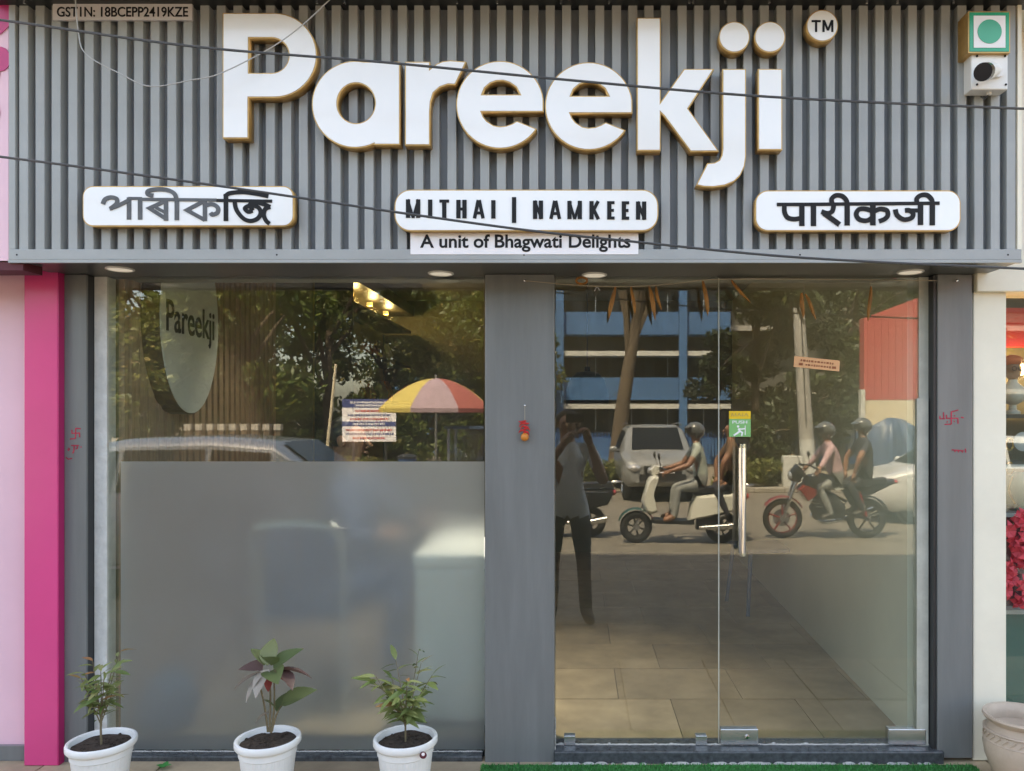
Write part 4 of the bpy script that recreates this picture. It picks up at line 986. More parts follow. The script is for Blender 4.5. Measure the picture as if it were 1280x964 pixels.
# blue picket fence
fe = thing('picket_fence', 'blue metal picket fence before the blue building', 'fence', (0, -27, 0))
q = MB(); x = -4.0
while x < 14: q.box((x, -.012, .12), (x + .05, .012, 1.22)); x += .13
o = q.build('pickets', M['bluedark'], fe); o['kind'] = 'stuff'
for z in (.25, 1.0): box('rail', (-4, -.02, z), (14, -.013, z + .06), M['bluedark'], fe)
for x in (-3, -.6, 1.66, 3.9, 6.2, 8.6, 11, 13.4): box('post', (x - .09, -.06, 0), (x + .09, .06, 1.3), M['blue'], fe)
box('base_wall', (-4, -.1, 0), (14, .1, .3), M['blue'], fe)
# post and rail fence at left
pf = thing('concrete_post_fence', 'low brown fence with white capped posts beyond the parked car', 'fence', (0, -16.0, .02))
for i, u in enumerate(range(236, 350, 14)):
    x = RX(u, 16.0); p = box('post', (x - .07, -.07, 0), (x + .07, .07, RZ(534, 16.0) - .1), M['bark'], pf)
    box('post_cap', (x - .085, -.085, RZ(534, 16.0) - .099), (x + .085, .085, RZ(526, 16.0) - .1), M['concrete'], p)
for z in (.25, .6, .95, 1.2): box('rail', (RX(228, 16.0), -.03, z), (RX(352, 16.0), .03, z + .12), M['burgundy'], pf)
# verge shrubs
def hedge(label, u0, u1, d, h, seed, n=5000):
    t = thing('hedge', label, 'hedge', (RX((u0+u1)/2, d), -d, .02)); w_ = RX(u1, d) - RX(u0, d); rr = random.Random(seed)
    cs = [(rr.uniform(-.5, .5)*w_, rr.uniform(-.5, .5), rr.uniform(.1, h*.8)) for _ in range(26)]
    leaves('foliage', cs, [.28]*26, n, .06, 'tree2', t, seed)
    for i in range(12):
        x = rr.uniform(-.5, .5)*w_; MB().tube([(x, 0, -.05), (x + rr.uniform(-.1, .1), rr.uniform(-.2, .2), h*.8)], .012, 5).build('stem', M['bark'], t)
hedge('low green hedge beside the silver car in the door reflection', 700, 778, 16.6, .7, 31)
hedge('low green hedge left of the pale pole in the door reflection', 905, 992, 16.4, .8, 32)
hedge('low green hedge under the notice board', 420, 500, 16.9, .7, 33)
# pale pole, block, kiosk, tarpaulin
pole = thing('pale_pole', 'leaning pale concrete pole with white painted foot across the road', 'pole', (RX(1012, 16.2), -16.2, .02))
dx = RX(998, 16.2) - RX(1012, 16.2); zp = RZ(381, 16.2) - .1
MB().tube([(0, 0, 0), (dx*.28, 0, 1.25)], [.19, .185], 14).build('painted_foot', M['ledge'], pole, True)
MB().tube([(dx*.28, 0, 1.2501), (dx, 0, zp)], [.18, .145], 14).build('shaft', M['concrete'], pole, True)
MB().tube([(dx*.5, .19, 1.6), (dx*.9, .16, zp - .3)], .012, 5).build('conduit', M['dark'], pole)
sb_ = thing('white_marker_block', 'white marker block standing at the hedge beside the pole', 'marker', (RX(990, 15.9), -15.9, .02))
box('block', (-.24, -.1, 0), (.24, .1, .85), M['ledge'], sb_, .02); box('plinth', (-.3, -.16, 0), (.3, -.101, .12), M['concrete'], sb_)
kx0, kx1 = RX(1080, 19), RX(1080, 19) + 3.6
ks = thing('painted_kiosk', 'kiosk wall painted red above and cream below behind the tarpaulin', 'kiosk', (0, -19, 0))
zk = RZ(500, 19); q = MB()
box('lower_wall', (kx0, -.35, 0), (kx1, 0, zk), M['creamwall'], ks)
za, zb2 = RZ(398, 19), RZ(378, 19) + .9
q.loft([[(kx0, -.35, zk + .001), (kx1, -.35, zk + .001), (kx1, -.35, zb2), (kx0, -.35, za)], [(kx0, .004, zk + .001), (kx1, .004, zk + .001), (kx1, .004, zb2), (kx0, .004, za)]]); q.build('upper_wall', M['redwall'], ks)
for i in range(18): box('wall_rib', (kx0 + .1 + i*.2, .0045, zk + .002), (kx0 + .13 + i*.2, .02, za - .02), M['redwall'], ks)
box('corner_post', (kx0 - .12, -.1, 0), (kx0 - .001, .1, zk + .3), M['ledge'], ks)
tp_ = thing('tarpaulin_bundle', 'blue tarpaulin draped over a roadside cart behind the motorcycle', 'tarpaulin', (RX(1116, 13.2), -13.2, 0))
q = MB(); n = 40; rg = []; rr = random.Random(5)
ph = [rr.uniform(.74, 1.12) for _ in range(n)]
for r, z in ((.75, .55), (.66, .9), (.56, 1.3), (.42, 1.62), (.2, 1.78), (.03, 1.8)):
    rg.append([(r*ph[k]*math.cos(6.283*k/n), r*ph[k]*.8*math.sin(6.283*k/n), z + rr.uniform(-.02, .02)) for k in range(n)])
q.loft(rg); q.build('tarpaulin', M['tarp'], tp_, True)
for sx in (-1, 1):
    for sy in (-1, 1): box('cart_leg', (sx*.45 - .03, sy*.3 - .03, 0), (sx*.45 + .03, sy*.3 + .03, .7), M['bark'], tp_)
box('cart_deck', (-.55, -.42, .6), (.55, .42, .66), M['bark'], tp_)

# notice board, leaning plank, bin, parasol and food cart
nb_ = thing('notice_board', 'white notice board with blue bands and red and blue lines on a post', 'sign', (RX(462, 16.0), -16.0, .02))
w_ = RX(495, 16.0) - RX(428, 16.0); z0, z1 = RZ(553, 16.0), RZ(500, 16.0); hh = z1 - z0
for sx in (-.3, .3): box('post', (sx*w_ - .025, -.03, 0), (sx*w_ + .025, .02, z0 + .1), M['dark'], nb_)
box('board', (-w_/2, .021, z0), (w_/2, .05, z1), M['sticker'], nb_)
for a, b in ((.80, 1.0), (.36, .47)): box('blue_band', (-w_/2, .0505, z0 + hh*a), (w_/2, .053, z0 + hh*b), M['signblue'], nb_)
for i, (zf, mm, wf) in enumerate(((.92, 'sticker', .7), (.85, 'sticker', .5), (.72, 'red', .5), (.62, 'signblue', .8), (.53, 'red', .7), (.415, 'sticker', .6), (.27, 'red', .85), (.18, 'signblue', .85), (.08, 'red', .6))):
    x = -w_*wf/2; q = MB()
    while x < w_*wf/2:
        l_ = rnd.uniform(.015, .05); q.box((x, .0535, z0 + hh*zf - hh*.022), (x + l_, .0545, z0 + hh*zf + hh*.022)); x += l_ + .014
    o = q.build('print_line', M[mm], nb_); o['kind'] = 'stuff'
pk = thing('leaning_plank', 'bare wooden pole leaning upright beside the notice board', 'pole', (RX(404, 16.2), -16.2, .02))
MB().tube([(0, 0, 0), (RX(420, 16.2) - RX(404, 16.2), 0, RZ(456, 16.2))], [.045, .035], 8).build('shaft', M['creamwall'], pk, True)
bn = thing('litter_bin', 'dark blue litter bin between notice board and food cart', 'bin', (RX(509, 15.0), -15.0, 0))
MB().lathe([(.18, 0), (.22, .85), (.20, .85), (.17, .1)], 20).build('body', M['bluedark'], bn, True); MB().lathe([(.235, .85), (.235, .90), (.1, .96)], 20).build('lid', M['dark'], bn, True)
pu = thing('parasol', 'large parasol with yellow mauve and red panels over the food cart', 'parasol', (RX(545, 10.2), -10.2, 0))
rp = 72 * (D + 10.2) / F; zt2, zr2 = RZ(473, 10.2), RZ(511, 10.2)
for k in range(8):
    a0, a1 = 6.2832*(k + .3)/8, 6.2832*(k + 1.3)/8; q = MB(); rows = []
    for i in range(9):
        t = i / 8; r_i = rp * t; z = zt2 - (zt2 - zr2) * (t**1.9)
        rows.append([(r_i*math.cos(a0 + (a1-a0)*j/6)*(1 - .05*t*math.sin(math.pi*j/6)), r_i*math.sin(a0 + (a1-a0)*j/6)*(1 - .05*t*math.sin(math.pi*j/6)), z) for j in range(7)])
    rows.append([(p[0], p[1], p[2] - .07) for p in rows[-1]])
    q.loft(rows, False, False); q.build('canopy_panel', M[('fabR', 'fabP', 'fabY', 'fabR', 'fabY', 'fabP', 'fabR', 'fabY')[k]], pu, True)
    MB().tube([(0, 0, zr2 + .05), (rp*.97*math.cos(a0), rp*.97*math.sin(a0), zr2 + .01)], .006, 5).build('rib', M['steel'], pu)
MB().tube([(0, 0, 0), (0, 0, zt2 + .06)], .02, 10).build('pole', M['steel'], pu, True)
MB().lathe([(.22, 0), (.22, .05), (.06, .12)], 16).build('base', M['concrete'], pu)
fc = thing('food_cart', 'glass sided street food cart under the parasol', 'cart', (RX(600, 10.0), -10.0, 0))
cx0, cx1 = RX(563, 10) - RX(600, 10), .95; z0, z1 = .80, RZ(536, 10)
box('body', (cx0, -.4, .3), (cx1, .4, z0), M['steel'], fc); box('roof', (cx0 - .03, -.43, z1), (cx1 + .03, .43, z1 + .05), M['tarp'], fc)
for sx in (cx0 + .03, cx1 - .03):
    for sy in (-.37, .37): box('corner_post', (sx - .02, sy - .02, z0), (sx + .02, sy + .02, z1), M['steel'], fc)
box('glass_side', (cx0 + .06, .375, z0 + .002), (cx1 - .06, .38, z1 - .002), M['glass'], fc)
for sx in (cx0 + .3, cx1 - .3): MB().lathe([(.30, -.02), (.30, .02), (.26, .03), (.06, .03)], 24, (sx, .43, .301), ax='y').build('wheel', M['rubber'], fc, True)
for i in range(5): MB().lathe([(.05, 0), (.055, .12), (.03, .18), (.03, .22)], 12, (cx0 + .2 + i*.22, 0, z0 + .001)).build('jar', M[('packO', 'packC', 'packR', 'packB', 'packC')[i]], fc, True)

# ------------------------------------------------------------------ cars
def wheel(t, x, y, r, s):
    o = MB().lathe([(r*.62, -.10), (r*.9, -.11), (r, -.08), (r, .08), (r*.9, .11), (r*.62, .10)], 28, (x, y, r), ax='y').build('wheel', M['rubber'], t, True)
    MB().lathe([(r*.63, .085*s), (r*.60, .10*s), (r*.2, .085*s), (.02, .10*s)], 20, (x, y, r), ax='y').build('rim', M['steel'], o, True)
    for k in range(5):
        a = 6.283*k/5; MB().tube([(x, y + .10*s, r), (x + r*.58*math.cos(a), y + .108*s, r + r*.58*math.sin(a))], r*.07, 5).build('spoke', M['steel'], o)
def car(label, loc, rz, st, paint, wb, wr=.31, group=None):
    """stations along the length: x, sill z, belt z, roof z, half width at belt, half width at roof; nose at +x"""
    t = thing('parked_car', label, 'car', loc, rz, group); rings = []
    for (x, zb, ze, zr, w, wr_) in st:
        h = ze - zb
        half = [(w*.86, zb), (w*.97, zb + h*.22), (w, zb + h*.6), (w*.965, ze), (wr_*1.0, zr - (zr-ze)*.12), (wr_*.86, zr - .004), (wr_*.4, zr + .012)]
        rings.append([(x, -y, z) for y, z in half] + [(x, y, z) for y, z in half[::-1]])
    q = MB(); q.loft(rings); o = q.build('body', paint, t, True)
    o.modifiers.new('b', 'BEVEL').width = .02
    gi = [i for i, s_ in enumerate(st) if s_[3] - s_[2] > .25]
    a, b = gi[0], gi[-1]
    def quadat(i, j, k0, k1, m0=.08, m1=.92, out=.006):
        A, B, C, E_ = (Vector(rings[i][k0]), Vector(rings[j][k0]), Vector(rings[j][k1]), Vector(rings[i][k1]))
        f = lambda p, q_: A.lerp(B, p).lerp(E_.lerp(C, p), q_)
        nn = (B - A).cross(E_ - A).normalized(); c = (A + B + C + E_)/4
        if nn.dot(c - Vector((c.x, 0, (st[i][2])))) < 0: nn = -nn
        return [tuple(f(p, q_) + nn*out) for p, q_ in ((m0, .10), (m1, .10), (m1, .90), (m0, .90))]
    for s_ in (3, 10):                                   # left and right glasshouse
        k0, k1 = (3, 4) if s_ == 3 else (10, 9)
        for i in range(a, b):
            v4 = quadat(i, i + 1, k0, k1, .04, .96, .012); q = MB(); q.add(v4, [(0,1,2,3)]); q.build('side_window', M['carglass'], t)
    for (i, j, nm) in ((b, b + 1, 'windscreen'), (a, a - 1, 'rear_window')):
        p = [Vector(rings[i][5]), Vector(rings[i][8]), Vector(rings[j][8]), Vector(rings[j][5])]
        c = sum(p, Vector()) / 4; nn = (p[1]-p[0]).cross(p[3]-p[0]).normalized(); nn = nn if nn.z > 0 else -nn
        q = MB(); q.add([tuple(c + (v_ - c)*.92 + nn*.025) for v_ in p], [(0,1,2,3)]); q.build(nm, M['carglass'], t)
    xf = st[-1][0]; w = st[-2][4]; zb_, ze_ = st[-1][1], st[-1][2]
    for s_ in (-1, 1):
        MB().ball((xf - .10, s_*w*.74, ze_ - .02), (.16, w*.22, .095), 14, 8).build('headlight', M['lampglass'], t, True)
        MB().ball((st[0][0] + .06, s_*w*.78, st[0][2] - .04), (.08, .14, .11), 10, 8).build('tail_light', M['redlamp'], t, True)
        xm = st[b + 1][0] - .25; m_ = MB().ball((xm, s_*(st[b][4] + .11), st[b][2] + .08), (.06, .10, .07), 10, 8).build('wing_mirror', paint, t, True)
        MB().ball((xm + .02, s_*(st[b][4] + .02), st[b][2] + .03), (.03, .07, .025), 8, 6).build('mirror_arm', M['dark'], m_, True)
        for x in wb:
            wheel(t, x, s_*(w - .09), wr, s_)
            MB().lathe([(wr*1.16, w - .13), (wr*1.16, w - .012), (wr*1.02, w - .008), (wr*1.02, w - .13)], 28, (x, 0, wr), ax='y', cap=False).build('wheel_arch', M['dark'], t, True) if s_ > 0 else MB().lathe([(wr*1.16, .13 - w), (wr*1.16, .012 - w), (wr*1.02, .008 - w), (wr*1.02, .13 - w)], 28, (x, 0, wr), ax='y', cap=False).build('wheel_arch', M['dark'], t, True)
        for i in range(a, b): pass
        MB().ball(((wb[0]+wb[1])/2 - .15, s_*w*1.0, st[b][2] - .12), (.09, .012, .018), 8, 6).build('door_handle', paint, t, True)
    g_ = box('grille', (xf - .06, -w*.50, ze_ - .19), (xf + .035, w*.50, ze_ + .03), M['dark'], t, .01)
    for z in (-.09, -.05): box('grille_bar', (xf + .0355, -w*.46, ze_ + z), (xf + .045, w*.46, ze_ + z + .012), M['chrome'], g_)
    box('lower_intake', (xf - .06, -w*.62, zb_ + .06), (xf + .03, w*.62, zb_ + .20), M['dark'], t, .01)
    box('number_plate', (xf + .031, -.25, zb_ + .22), (xf + .044, .25, zb_ + .32), M['sticker'], t)
    return t
HATCH = [(-1.95,.42,.80,.84,.60,.55),(-1.88,.26,.92,.98,.76,.66),(-1.62,.20,.96,1.38,.82,.56),(-1.15,.19,.95,1.47,.84,.60),(-.35,.19,.94,1.50,.85,.61),(.35,.19,.93,1.45,.85,.60),(1.08,.19,.92,.97,.84,.72),(1.55,.20,.84,.88,.82,.68),(1.86,.26,.72,.76,.72,.60),(1.95,.34,.62,.66,.60,.5)]
SUV = [(-2.1,.5,.9,.94,.68,.6),(-2.02,.32,1.0,1.05,.82,.72),(-1.8,.28,1.02,1.5,.86,.62),(-1.2,.27,1.02,1.60,.88,.66),(-.3,.27,1.01,1.62,.885,.67),(.35,.27,1.0,1.57,.885,.66),(1.05,.27,1.0,1.05,.88,.74),(1.6,.28,.94,.98,.87,.72),(1.98,.32,.84,.88,.80,.66),(2.08,.40,.74,.78,.70,.58)]
xh = RX(455, 5.3) - 1.08
car('silver grey car parked close in front of the window', (xh, -5.3, 0), 0, SUV, M['grey_car'], (-1.3, 1.3), .32)
sv = car('silver crossover car facing the shop across the road', (RX(828, 13.2), -15.2, .021), R(90), SUV, M['silver'], (-1.3, 1.3), .33)
for s_ in (-1, 1): MB().tube([(-1.4, s_*.62, 1.63), (-.3, s_*.64, 1.67), (.3, s_*.62, 1.62)], .02, 6).build('roof_rail', M['steel'], sv)
MB().tube([(-1.5, 0, 1.58), (-1.8, 0, 1.85)], .006, 5).build('aerial', M['dark'], sv)
car('white car nosing in behind the motorcycle at the far right', (RX(1072, 10.6) + 1.95, -10.6, 0), R(180), HATCH, M['whitecar'], (-1.22, 1.22), .30)

# ------------------------------------------------------------------ people
def person(label, J, cols, loc, rz, hair=True, helmet=False, grip=None, scale=1.0, group=None, hem=0):
    """J: joints in metres, forward +x. The body is one skinned surface; colours follow the nearest bone."""
    t = thing('person', label, 'person', loc, rz, group); t.scale = (scale,)*3
    V = []; E_ = []; rad = []; bones = []
    idx = {}
    def vtx(p, r):
        V.append(tuple(p)); rad.append(r); return len(V) - 1
    def seg(a, b, m): E_.append((a, b)); bones.append((Vector(V[a]), Vector(V[b]), m))
    sh, tr, sk, so = cols
    pel = vtx(J['pelvis'], (.165, .125)); sp = vtx(J['spine'], (.16, .12)); chs = vtx(J['chest'], (.165, .12)); nb = vtx(J['neck'], (.058, .058))
    hd = Vector(J['head']); hb = vtx(Vector(J['neck']).lerp(hd, .55), (.062, .07)); hm = vtx(hd, (.083, .098)); ht = vtx(hd + (hd - Vector(J['neck'])).normalized()*.085, (.062, .075))
    seg(pel, sp, sh); seg(sp, chs, sh); seg(chs, nb, sh); seg(nb, hb, 2); seg(hb, hm, 2); seg(hm, ht, 2)
    hands = []
    for s_ in ('l', 'r'):
        k = 1 if s_ == 'l' else -1
        a = vtx(J['sh' + s_], (.066, .066)); b = vtx(J['el' + s_], (.045, .045)); w = vtx(J['wr' + s_], (.028, .028))
        m1 = vtx(Vector(J['sh'+s_]).lerp(Vector(J['el'+s_]), .55), (.054, .054)); m2 = vtx(Vector(J['el'+s_]).lerp(Vector(J['wr'+s_]), .35), (.043, .043))
        seg(chs, a, sh); seg(a, m1, sh); seg(m1, b, sh if cols[2] else 2); seg(b, m2, 0 if cols[2] == 2 else 2); seg(m2, w, 0 if cols[2] == 2 else 2)
        h = vtx(J['hip' + s_], (.098, .098)); kn = vtx(J['kn' + s_], (.062, .062)); an = vtx(J['an' + s_], (.052, .055)); to = vtx(J['to' + s_], (.050, .042))
        c = vtx(Vector(J['kn'+s_]).lerp(Vector(J['an'+s_]), .35), (.060, .060)); th = vtx(Vector(J['hip'+s_]).lerp(Vector(J['kn'+s_]), .5), (.085, .085))
        seg(pel, h, 1); seg(h, th, 1); seg(th, kn, 1); seg(kn, c, 1); seg(c, an, 1); seg(an, to, 3)
        hands.append((Vector(J['wr' + s_]), (Vector(J['wr' + s_]) - Vector(J['el' + s_])).normalized(), k))
    me = bpy.data.meshes.new('body'); me.from_pydata(V, E_, [])
    o = bpy.data.objects.new('body', me); COL.objects.link(o)
    o.modifiers.new('skin', 'SKIN'); o.modifiers.new('sub', 'SUBSURF').levels = 2
    for i, sv_ in enumerate(me.skin_vertices[0].data): sv_.radius = rad[i]; sv_.use_root = (i == 0)
    dg = bpy.context.evaluated_depsgraph_get(); m2 = bpy.data.meshes.new_from_object(o.evaluated_get(dg))
    bpy.data.objects.remove(o); bpy.data.meshes.remove(me)
    bm = bmesh.new(); bm.from_mesh(m2)
    q = MB()
    for w, d, k in hands:                                  # palm and five bent fingers
        up = Vector((0, 0, 1)); side = d.cross(up).normalized() if abs(d.z) < .95 else Vector((0, 1, 0)); dn = side.cross(d).normalized()
        if grip: dn = -dn if dn.z > 0 else dn
        q.tube([w - d*.02, w + d*.035, w + d*.085], [.026, .034, .030], 10)
        for f_, L in zip((-1.5, -.5, .5, 1.5), (.060, .075, .080, .068)):
            b = w + d*.075 + side*f_*.017; cu_ = dn if grip else (dn*.35 + d*.65)
            q.tube([b, b + d*L*.5, b + d*L*.6 + cu_*L*.5, b + d*L*.35 + cu_*L*.85], [.010, .010, .009, .007], 7)
        b = w + d*.03 + side*.026*k*-1; q.tube([b, b + side*.02*-k + d*.03 + dn*.01, b + side*.012*-k + d*.055 + dn*.025], [.013, .011, .008], 7)
    f_dir = Vector(J.get('face', (1, 0, -.05))).normalized(); sd = f_dir.cross(Vector((0, 0, 1))).normalized()
    q.tube([hd + f_dir*.078 + Vector((0,0,.012)), hd + f_dir*.112 + Vector((0,0,-.022)), hd + f_dir*.085 + Vector((0,0,-.034))], [.010, .015, .008], 7)      # nose
    q.tube([hd + f_dir*.088 + sd*.022 + Vector((0,0,-.055)), hd + f_dir*.096 + Vector((0,0,-.054)), hd + f_dir*.088 - sd*.022 + Vector((0,0,-.055))], [.004, .008, .004], 6)   # mouth
    for k in (-1, 1): q.ball(tuple(hd + sd*k*.082), (.022, .022, .032), 8, 6)                     # ears
    n0 = len(m2.polygons)
    base = [bm.verts.new(p) for p in q.v]
    for f in q.f:
        try: bm.faces.new([base[i] for i in f])
        except ValueError: pass
    bm.faces.ensure_lookup_table()
    mats = (sh_m, tr_m, sk_m, so_m) = cols[0] if isinstance(cols[0], tuple) else COLS
    for i, f in enumerate(bm.faces):
        f.smooth = True
        if i >= n0: f.material_index = 2; continue
        c = f.calc_center_median(); best = 9; bi = 0
        for a, b, m_ in bones:
            ab = b - a; tt = max(0, min(1, (c - a).dot(ab) / max(1e-9, ab.length_squared))); dd_ = (c - a - ab*tt).length
            if dd_ < best: best = dd_; bi = m_ if isinstance(m_, int) else 0
        if hem and bi < 2 and abs(c.y) < .3: bi = 0 if c.z > hem else 1
        f.material_index = bi
    m2.materials.clear()
    for k in mats: m2.materials.append(M[k])
    bm.to_mesh(m2); bm.free(); m2.name = 'body'
    ob = bpy.data.objects.new('body', m2); COL.objects.link(ob); ob.parent = t
    for k in (-1, 1): MB().ball(tuple(hd + f_dir*.083 + sd*k*.032 + Vector((0, 0, .012))), (.011, .011, .008), 8, 6).build('eye', M['black'], t, True)
    up = (hd - Vector(J['neck'])).normalized()
    if hair:
        q = MB(); c = hd + up*.028 - f_dir*.016; q.ball(tuple(c), (.098, .098, .092), 16, 10)
        q.v = [tuple(Vector(p) + max(0, (Vector(p) - c).dot(f_dir) - .03)*(-f_dir)*.7) if Vector(p).z > c.z - .03 else tuple(Vector(p)*.0 + c + (Vector(p) - c)*.93 - f_dir*max(0, (Vector(p)-c).dot(f_dir))) for p in q.v]
        q.build('hair', M['hair'], t, True)
    if helmet:
        c = hd + up*.03; q = MB(); q.ball(tuple(c), (.145, .125, .13), 20, 14)
        q.v = [tuple(c + (Vector(p) - c) * (1 if (Vector(p) - c).z > -.04 or (Vector(p) - c).dot(f_dir) < .02 else .74)) for p in q.v]
        h_ = q.build('helmet', M[helmet], t, True)
        q = MB(); q.loft([[tuple(c + f_dir*(.150*math.cos(a)) + sd*(.128*math.sin(a)) + Vector((0, 0, z))) for a in [(-1.1 + 2.2*i/12) for i in range(13)]] for z in (.058, .0, -.035)], False, False); q.build('visor', M['visor'], h_, True)
        q = MB(); q.loft([[tuple(c + f_dir*(r*math.cos(a)) + sd*(r*.86*math.sin(a)) + Vector((0, 0, z))) for a in [(-1.0 + 2.0*i/12) for i in range(13)]] for r, z in ((.14, .065), (.20, .045), (.14, .055))], False, False); q.build('peak', M[helmet], h_, True)
    return t
def rider(shirt, trousers, lean=.12, sx=.0, sz=.80, reach=(.52, 1.04), longsl=True, feet=(.22, .34), knee=(.40, .80), yw=.26):
    z = sz
    return dict(pelvis=(sx, 0, z+.08), spine=(sx+lean*.35, 0, z+.30), chest=(sx+lean*.8, 0, z+.50), neck=(sx+lean*1.1, 0, z+.66), head=(sx+lean*1.25, 0, z+.80),
      shl=(sx+lean, .185, z+.57), shr=(sx+lean, -.185, z+.57), ell=(sx+lean+.16, .27, z+.34), elr=(sx+lean+.16, -.27, z+.34), wrl=(sx+reach[0], yw, reach[1]), wrr=(sx+reach[0], -yw, reach[1]),
      hipl=(sx+.02, .10, z+.06), hipr=(sx+.02, -.10, z+.06), knl=(sx+knee[0], .17, knee[1]), knr=(sx+knee[0], -.17, knee[1]), anl=(sx+feet[0], .16, feet[1]), anr=(sx+feet[0], -.16, feet[1]), tol=(sx+feet[0]+.17, .16, feet[1]-.05), tor=(sx+feet[0]+.17, -.16, feet[1]-.05))
COLS = None
def make(label, J, mats, loc, rz, longsleeve, **kw):
    global COLS
    COLS = mats
    return person(label, J, (0, 1, 2 if longsleeve else 0, 3), loc, rz, **kw)

# ------------------------------------------------------------------ two wheelers, nose at +x
def bikewheel(t, x, r, w, m='rubber', spokes=6, rimm='dark'):
    n = 30; ring = [[(x + (r - w + w*math.cos(6.283*j/8))*math.cos(6.283*i/n), w*.9*math.sin(6.283*j/8), r + (r - w + w*math.cos(6.283*j/8))*math.sin(6.283*i/n)) for j in range(8)] for i in range(n + 1)]
    q = MB(); q.loft(ring, False); o = q.build('wheel', M[m], t, True)
    MB().lathe([(r - 2*w, -w*.5), (r - 2*w + .012, -w*.5), (r - 2*w + .012, w*.5), (r - 2*w, w*.5), (r - 2*w, -w*.5)], 30, (x, 0, r), ax='y', cap=False).build('rim', M[rimm], o, True)
    for k in range(spokes):
        a = 6.283*k/spokes + .3; MB().tube([(x, 0, r), (x + (r - 2*w + .005)*math.cos(a), 0, r + (r - 2*w + .005)*math.sin(a))], .014, 6).build('spoke', M[rimm], o)
    MB().lathe([(.05, -w*1.1), (.05, w*1.1)], 14, (x, 0, r), ax='y').build('hub', M['steel'], o); return o
def fender(t, x, r, a0, a1, w, m):
    q = MB(); n = 10; q.loft([[(x + rr*math.cos(R(a0 + (a1-a0)*i/n)), y, r + rr*math.sin(R(a0 + (a1-a0)*i/n))) for rr, y in ((r+.025, -w), (r+.045, -w*.5), (r+.045, w*.5), (r+.025, w), (r+.02, w*.5), (r+.02, -w*.5))] for i in range(n + 1)]); return q.build('mudguard', M[m], t, True)
def slab(t, name, prof, w, m, taper=.75):
    """side outline (x, z) given body with rounded shoulders"""
    c = (sum(p[0] for p in prof)/len(prof), sum(p[1] for p in prof)/len(prof)); q = MB()
    sc_ = lambda k: [(c[0] + (x-c[0])*k, c[1] + (z-c[1])*k) for x, z in prof]
    q.loft([[(x, y, z) for x, z in sc_(k)] for y, k in ((-w, taper), (-w*.8, .94), (-w*.3, 1), (w*.3, 1), (w*.8, .94), (w, taper))]); return q.build(name, M[m], t, True)
def scooter(label, loc, rz, front='bikewhite', side='bikewhite', fm='bikegreen', group=None):
    t = thing('scooter', label, 'scooter', loc, rz, group); wb = 1.24; r = .235
    bikewheel(t, 0, r, .055); bikewheel(t, wb, r, .055); fender(t, wb, r, 20, 165, .07, fm)
    slab(t, 'front_apron', [(1.02,.42),(1.10,.45),(1.16,.62),(1.06,.95),(.98,1.02),(.92,.98),(1.0,.72),(.94,.45)], .20, front, .8)
    slab(t, 'head_cowl', [(.92,1.0),(1.02,.98),(1.06,1.06),(.98,1.14),(.86,1.12)], .13, front); MB().ball((1.03, 0, 1.05), (.05, .09, .05), 12, 8).build('headlight', M['lampglass'], t, True)
    slab(t, 'side_body', [(-.34,.62),(-.28,.50),(.0,.44),(.34,.36),(.50,.34),(.46,.55),(.40,.70),(.0,.74),(-.36,.74)], .19, side); slab(t, 'floorboard', [(.40,.28),(1.02,.30),(1.02,.36),(.40,.34)], .17, 'dark', .9)
    slab(t, 'seat', [(-.36,.75),(.0,.755),(.42,.71),(.45,.77),(.30,.82),(-.05,.84),(-.34,.85)], .15, 'seat'); MB().ball((-.36, 0, .68), (.04, .10, .05), 10, 8).build('tail_light', M['redlamp'], t, True)
    MB().tube([(1.24, 0, .24), (1.10, 0, .60), (.98, 0, 1.02)], [.03, .035, .035], 8).build('fork', M['steel'], t, True)
    MB().tube(catmull([(.80, -.33, 1.06), (.90, -.18, 1.10), (.93, 0, 1.08), (.90, .18, 1.10), (.80, .33, 1.06)], 3), .015, 6).build('handlebar', M['dark'], t, True)
    for s_ in (-1, 1):
        MB().tube([(.90, s_*.22, 1.10), (.94, s_*.30, 1.24)], .006, 5).build('mirror_stem', M['dark'], t); MB().ball((.94, s_*.31, 1.27), (.02, .07, .045), 10, 6).build('mirror', M['dark'], t, True)
    MB().tube(catmull([(-.02, -.1, .82), (-.40, -.1, .84), (-.46, 0, .85), (-.40, .1, .84), (-.02, .1, .82)], 3), .012, 6).build('grab_rail', M['steel'], t, True)
    MB().tube([(.35, -.16, .24), (-.05, -.17, .26), (-.25, -.18, .30)], [.03, .05, .05], 10).build('exhaust', M['steel'], t, True); slab(t, 'engine', [(-.05,.18),(.38,.2),(.36,.38),(.0,.40)], .11, 'dark'); return t
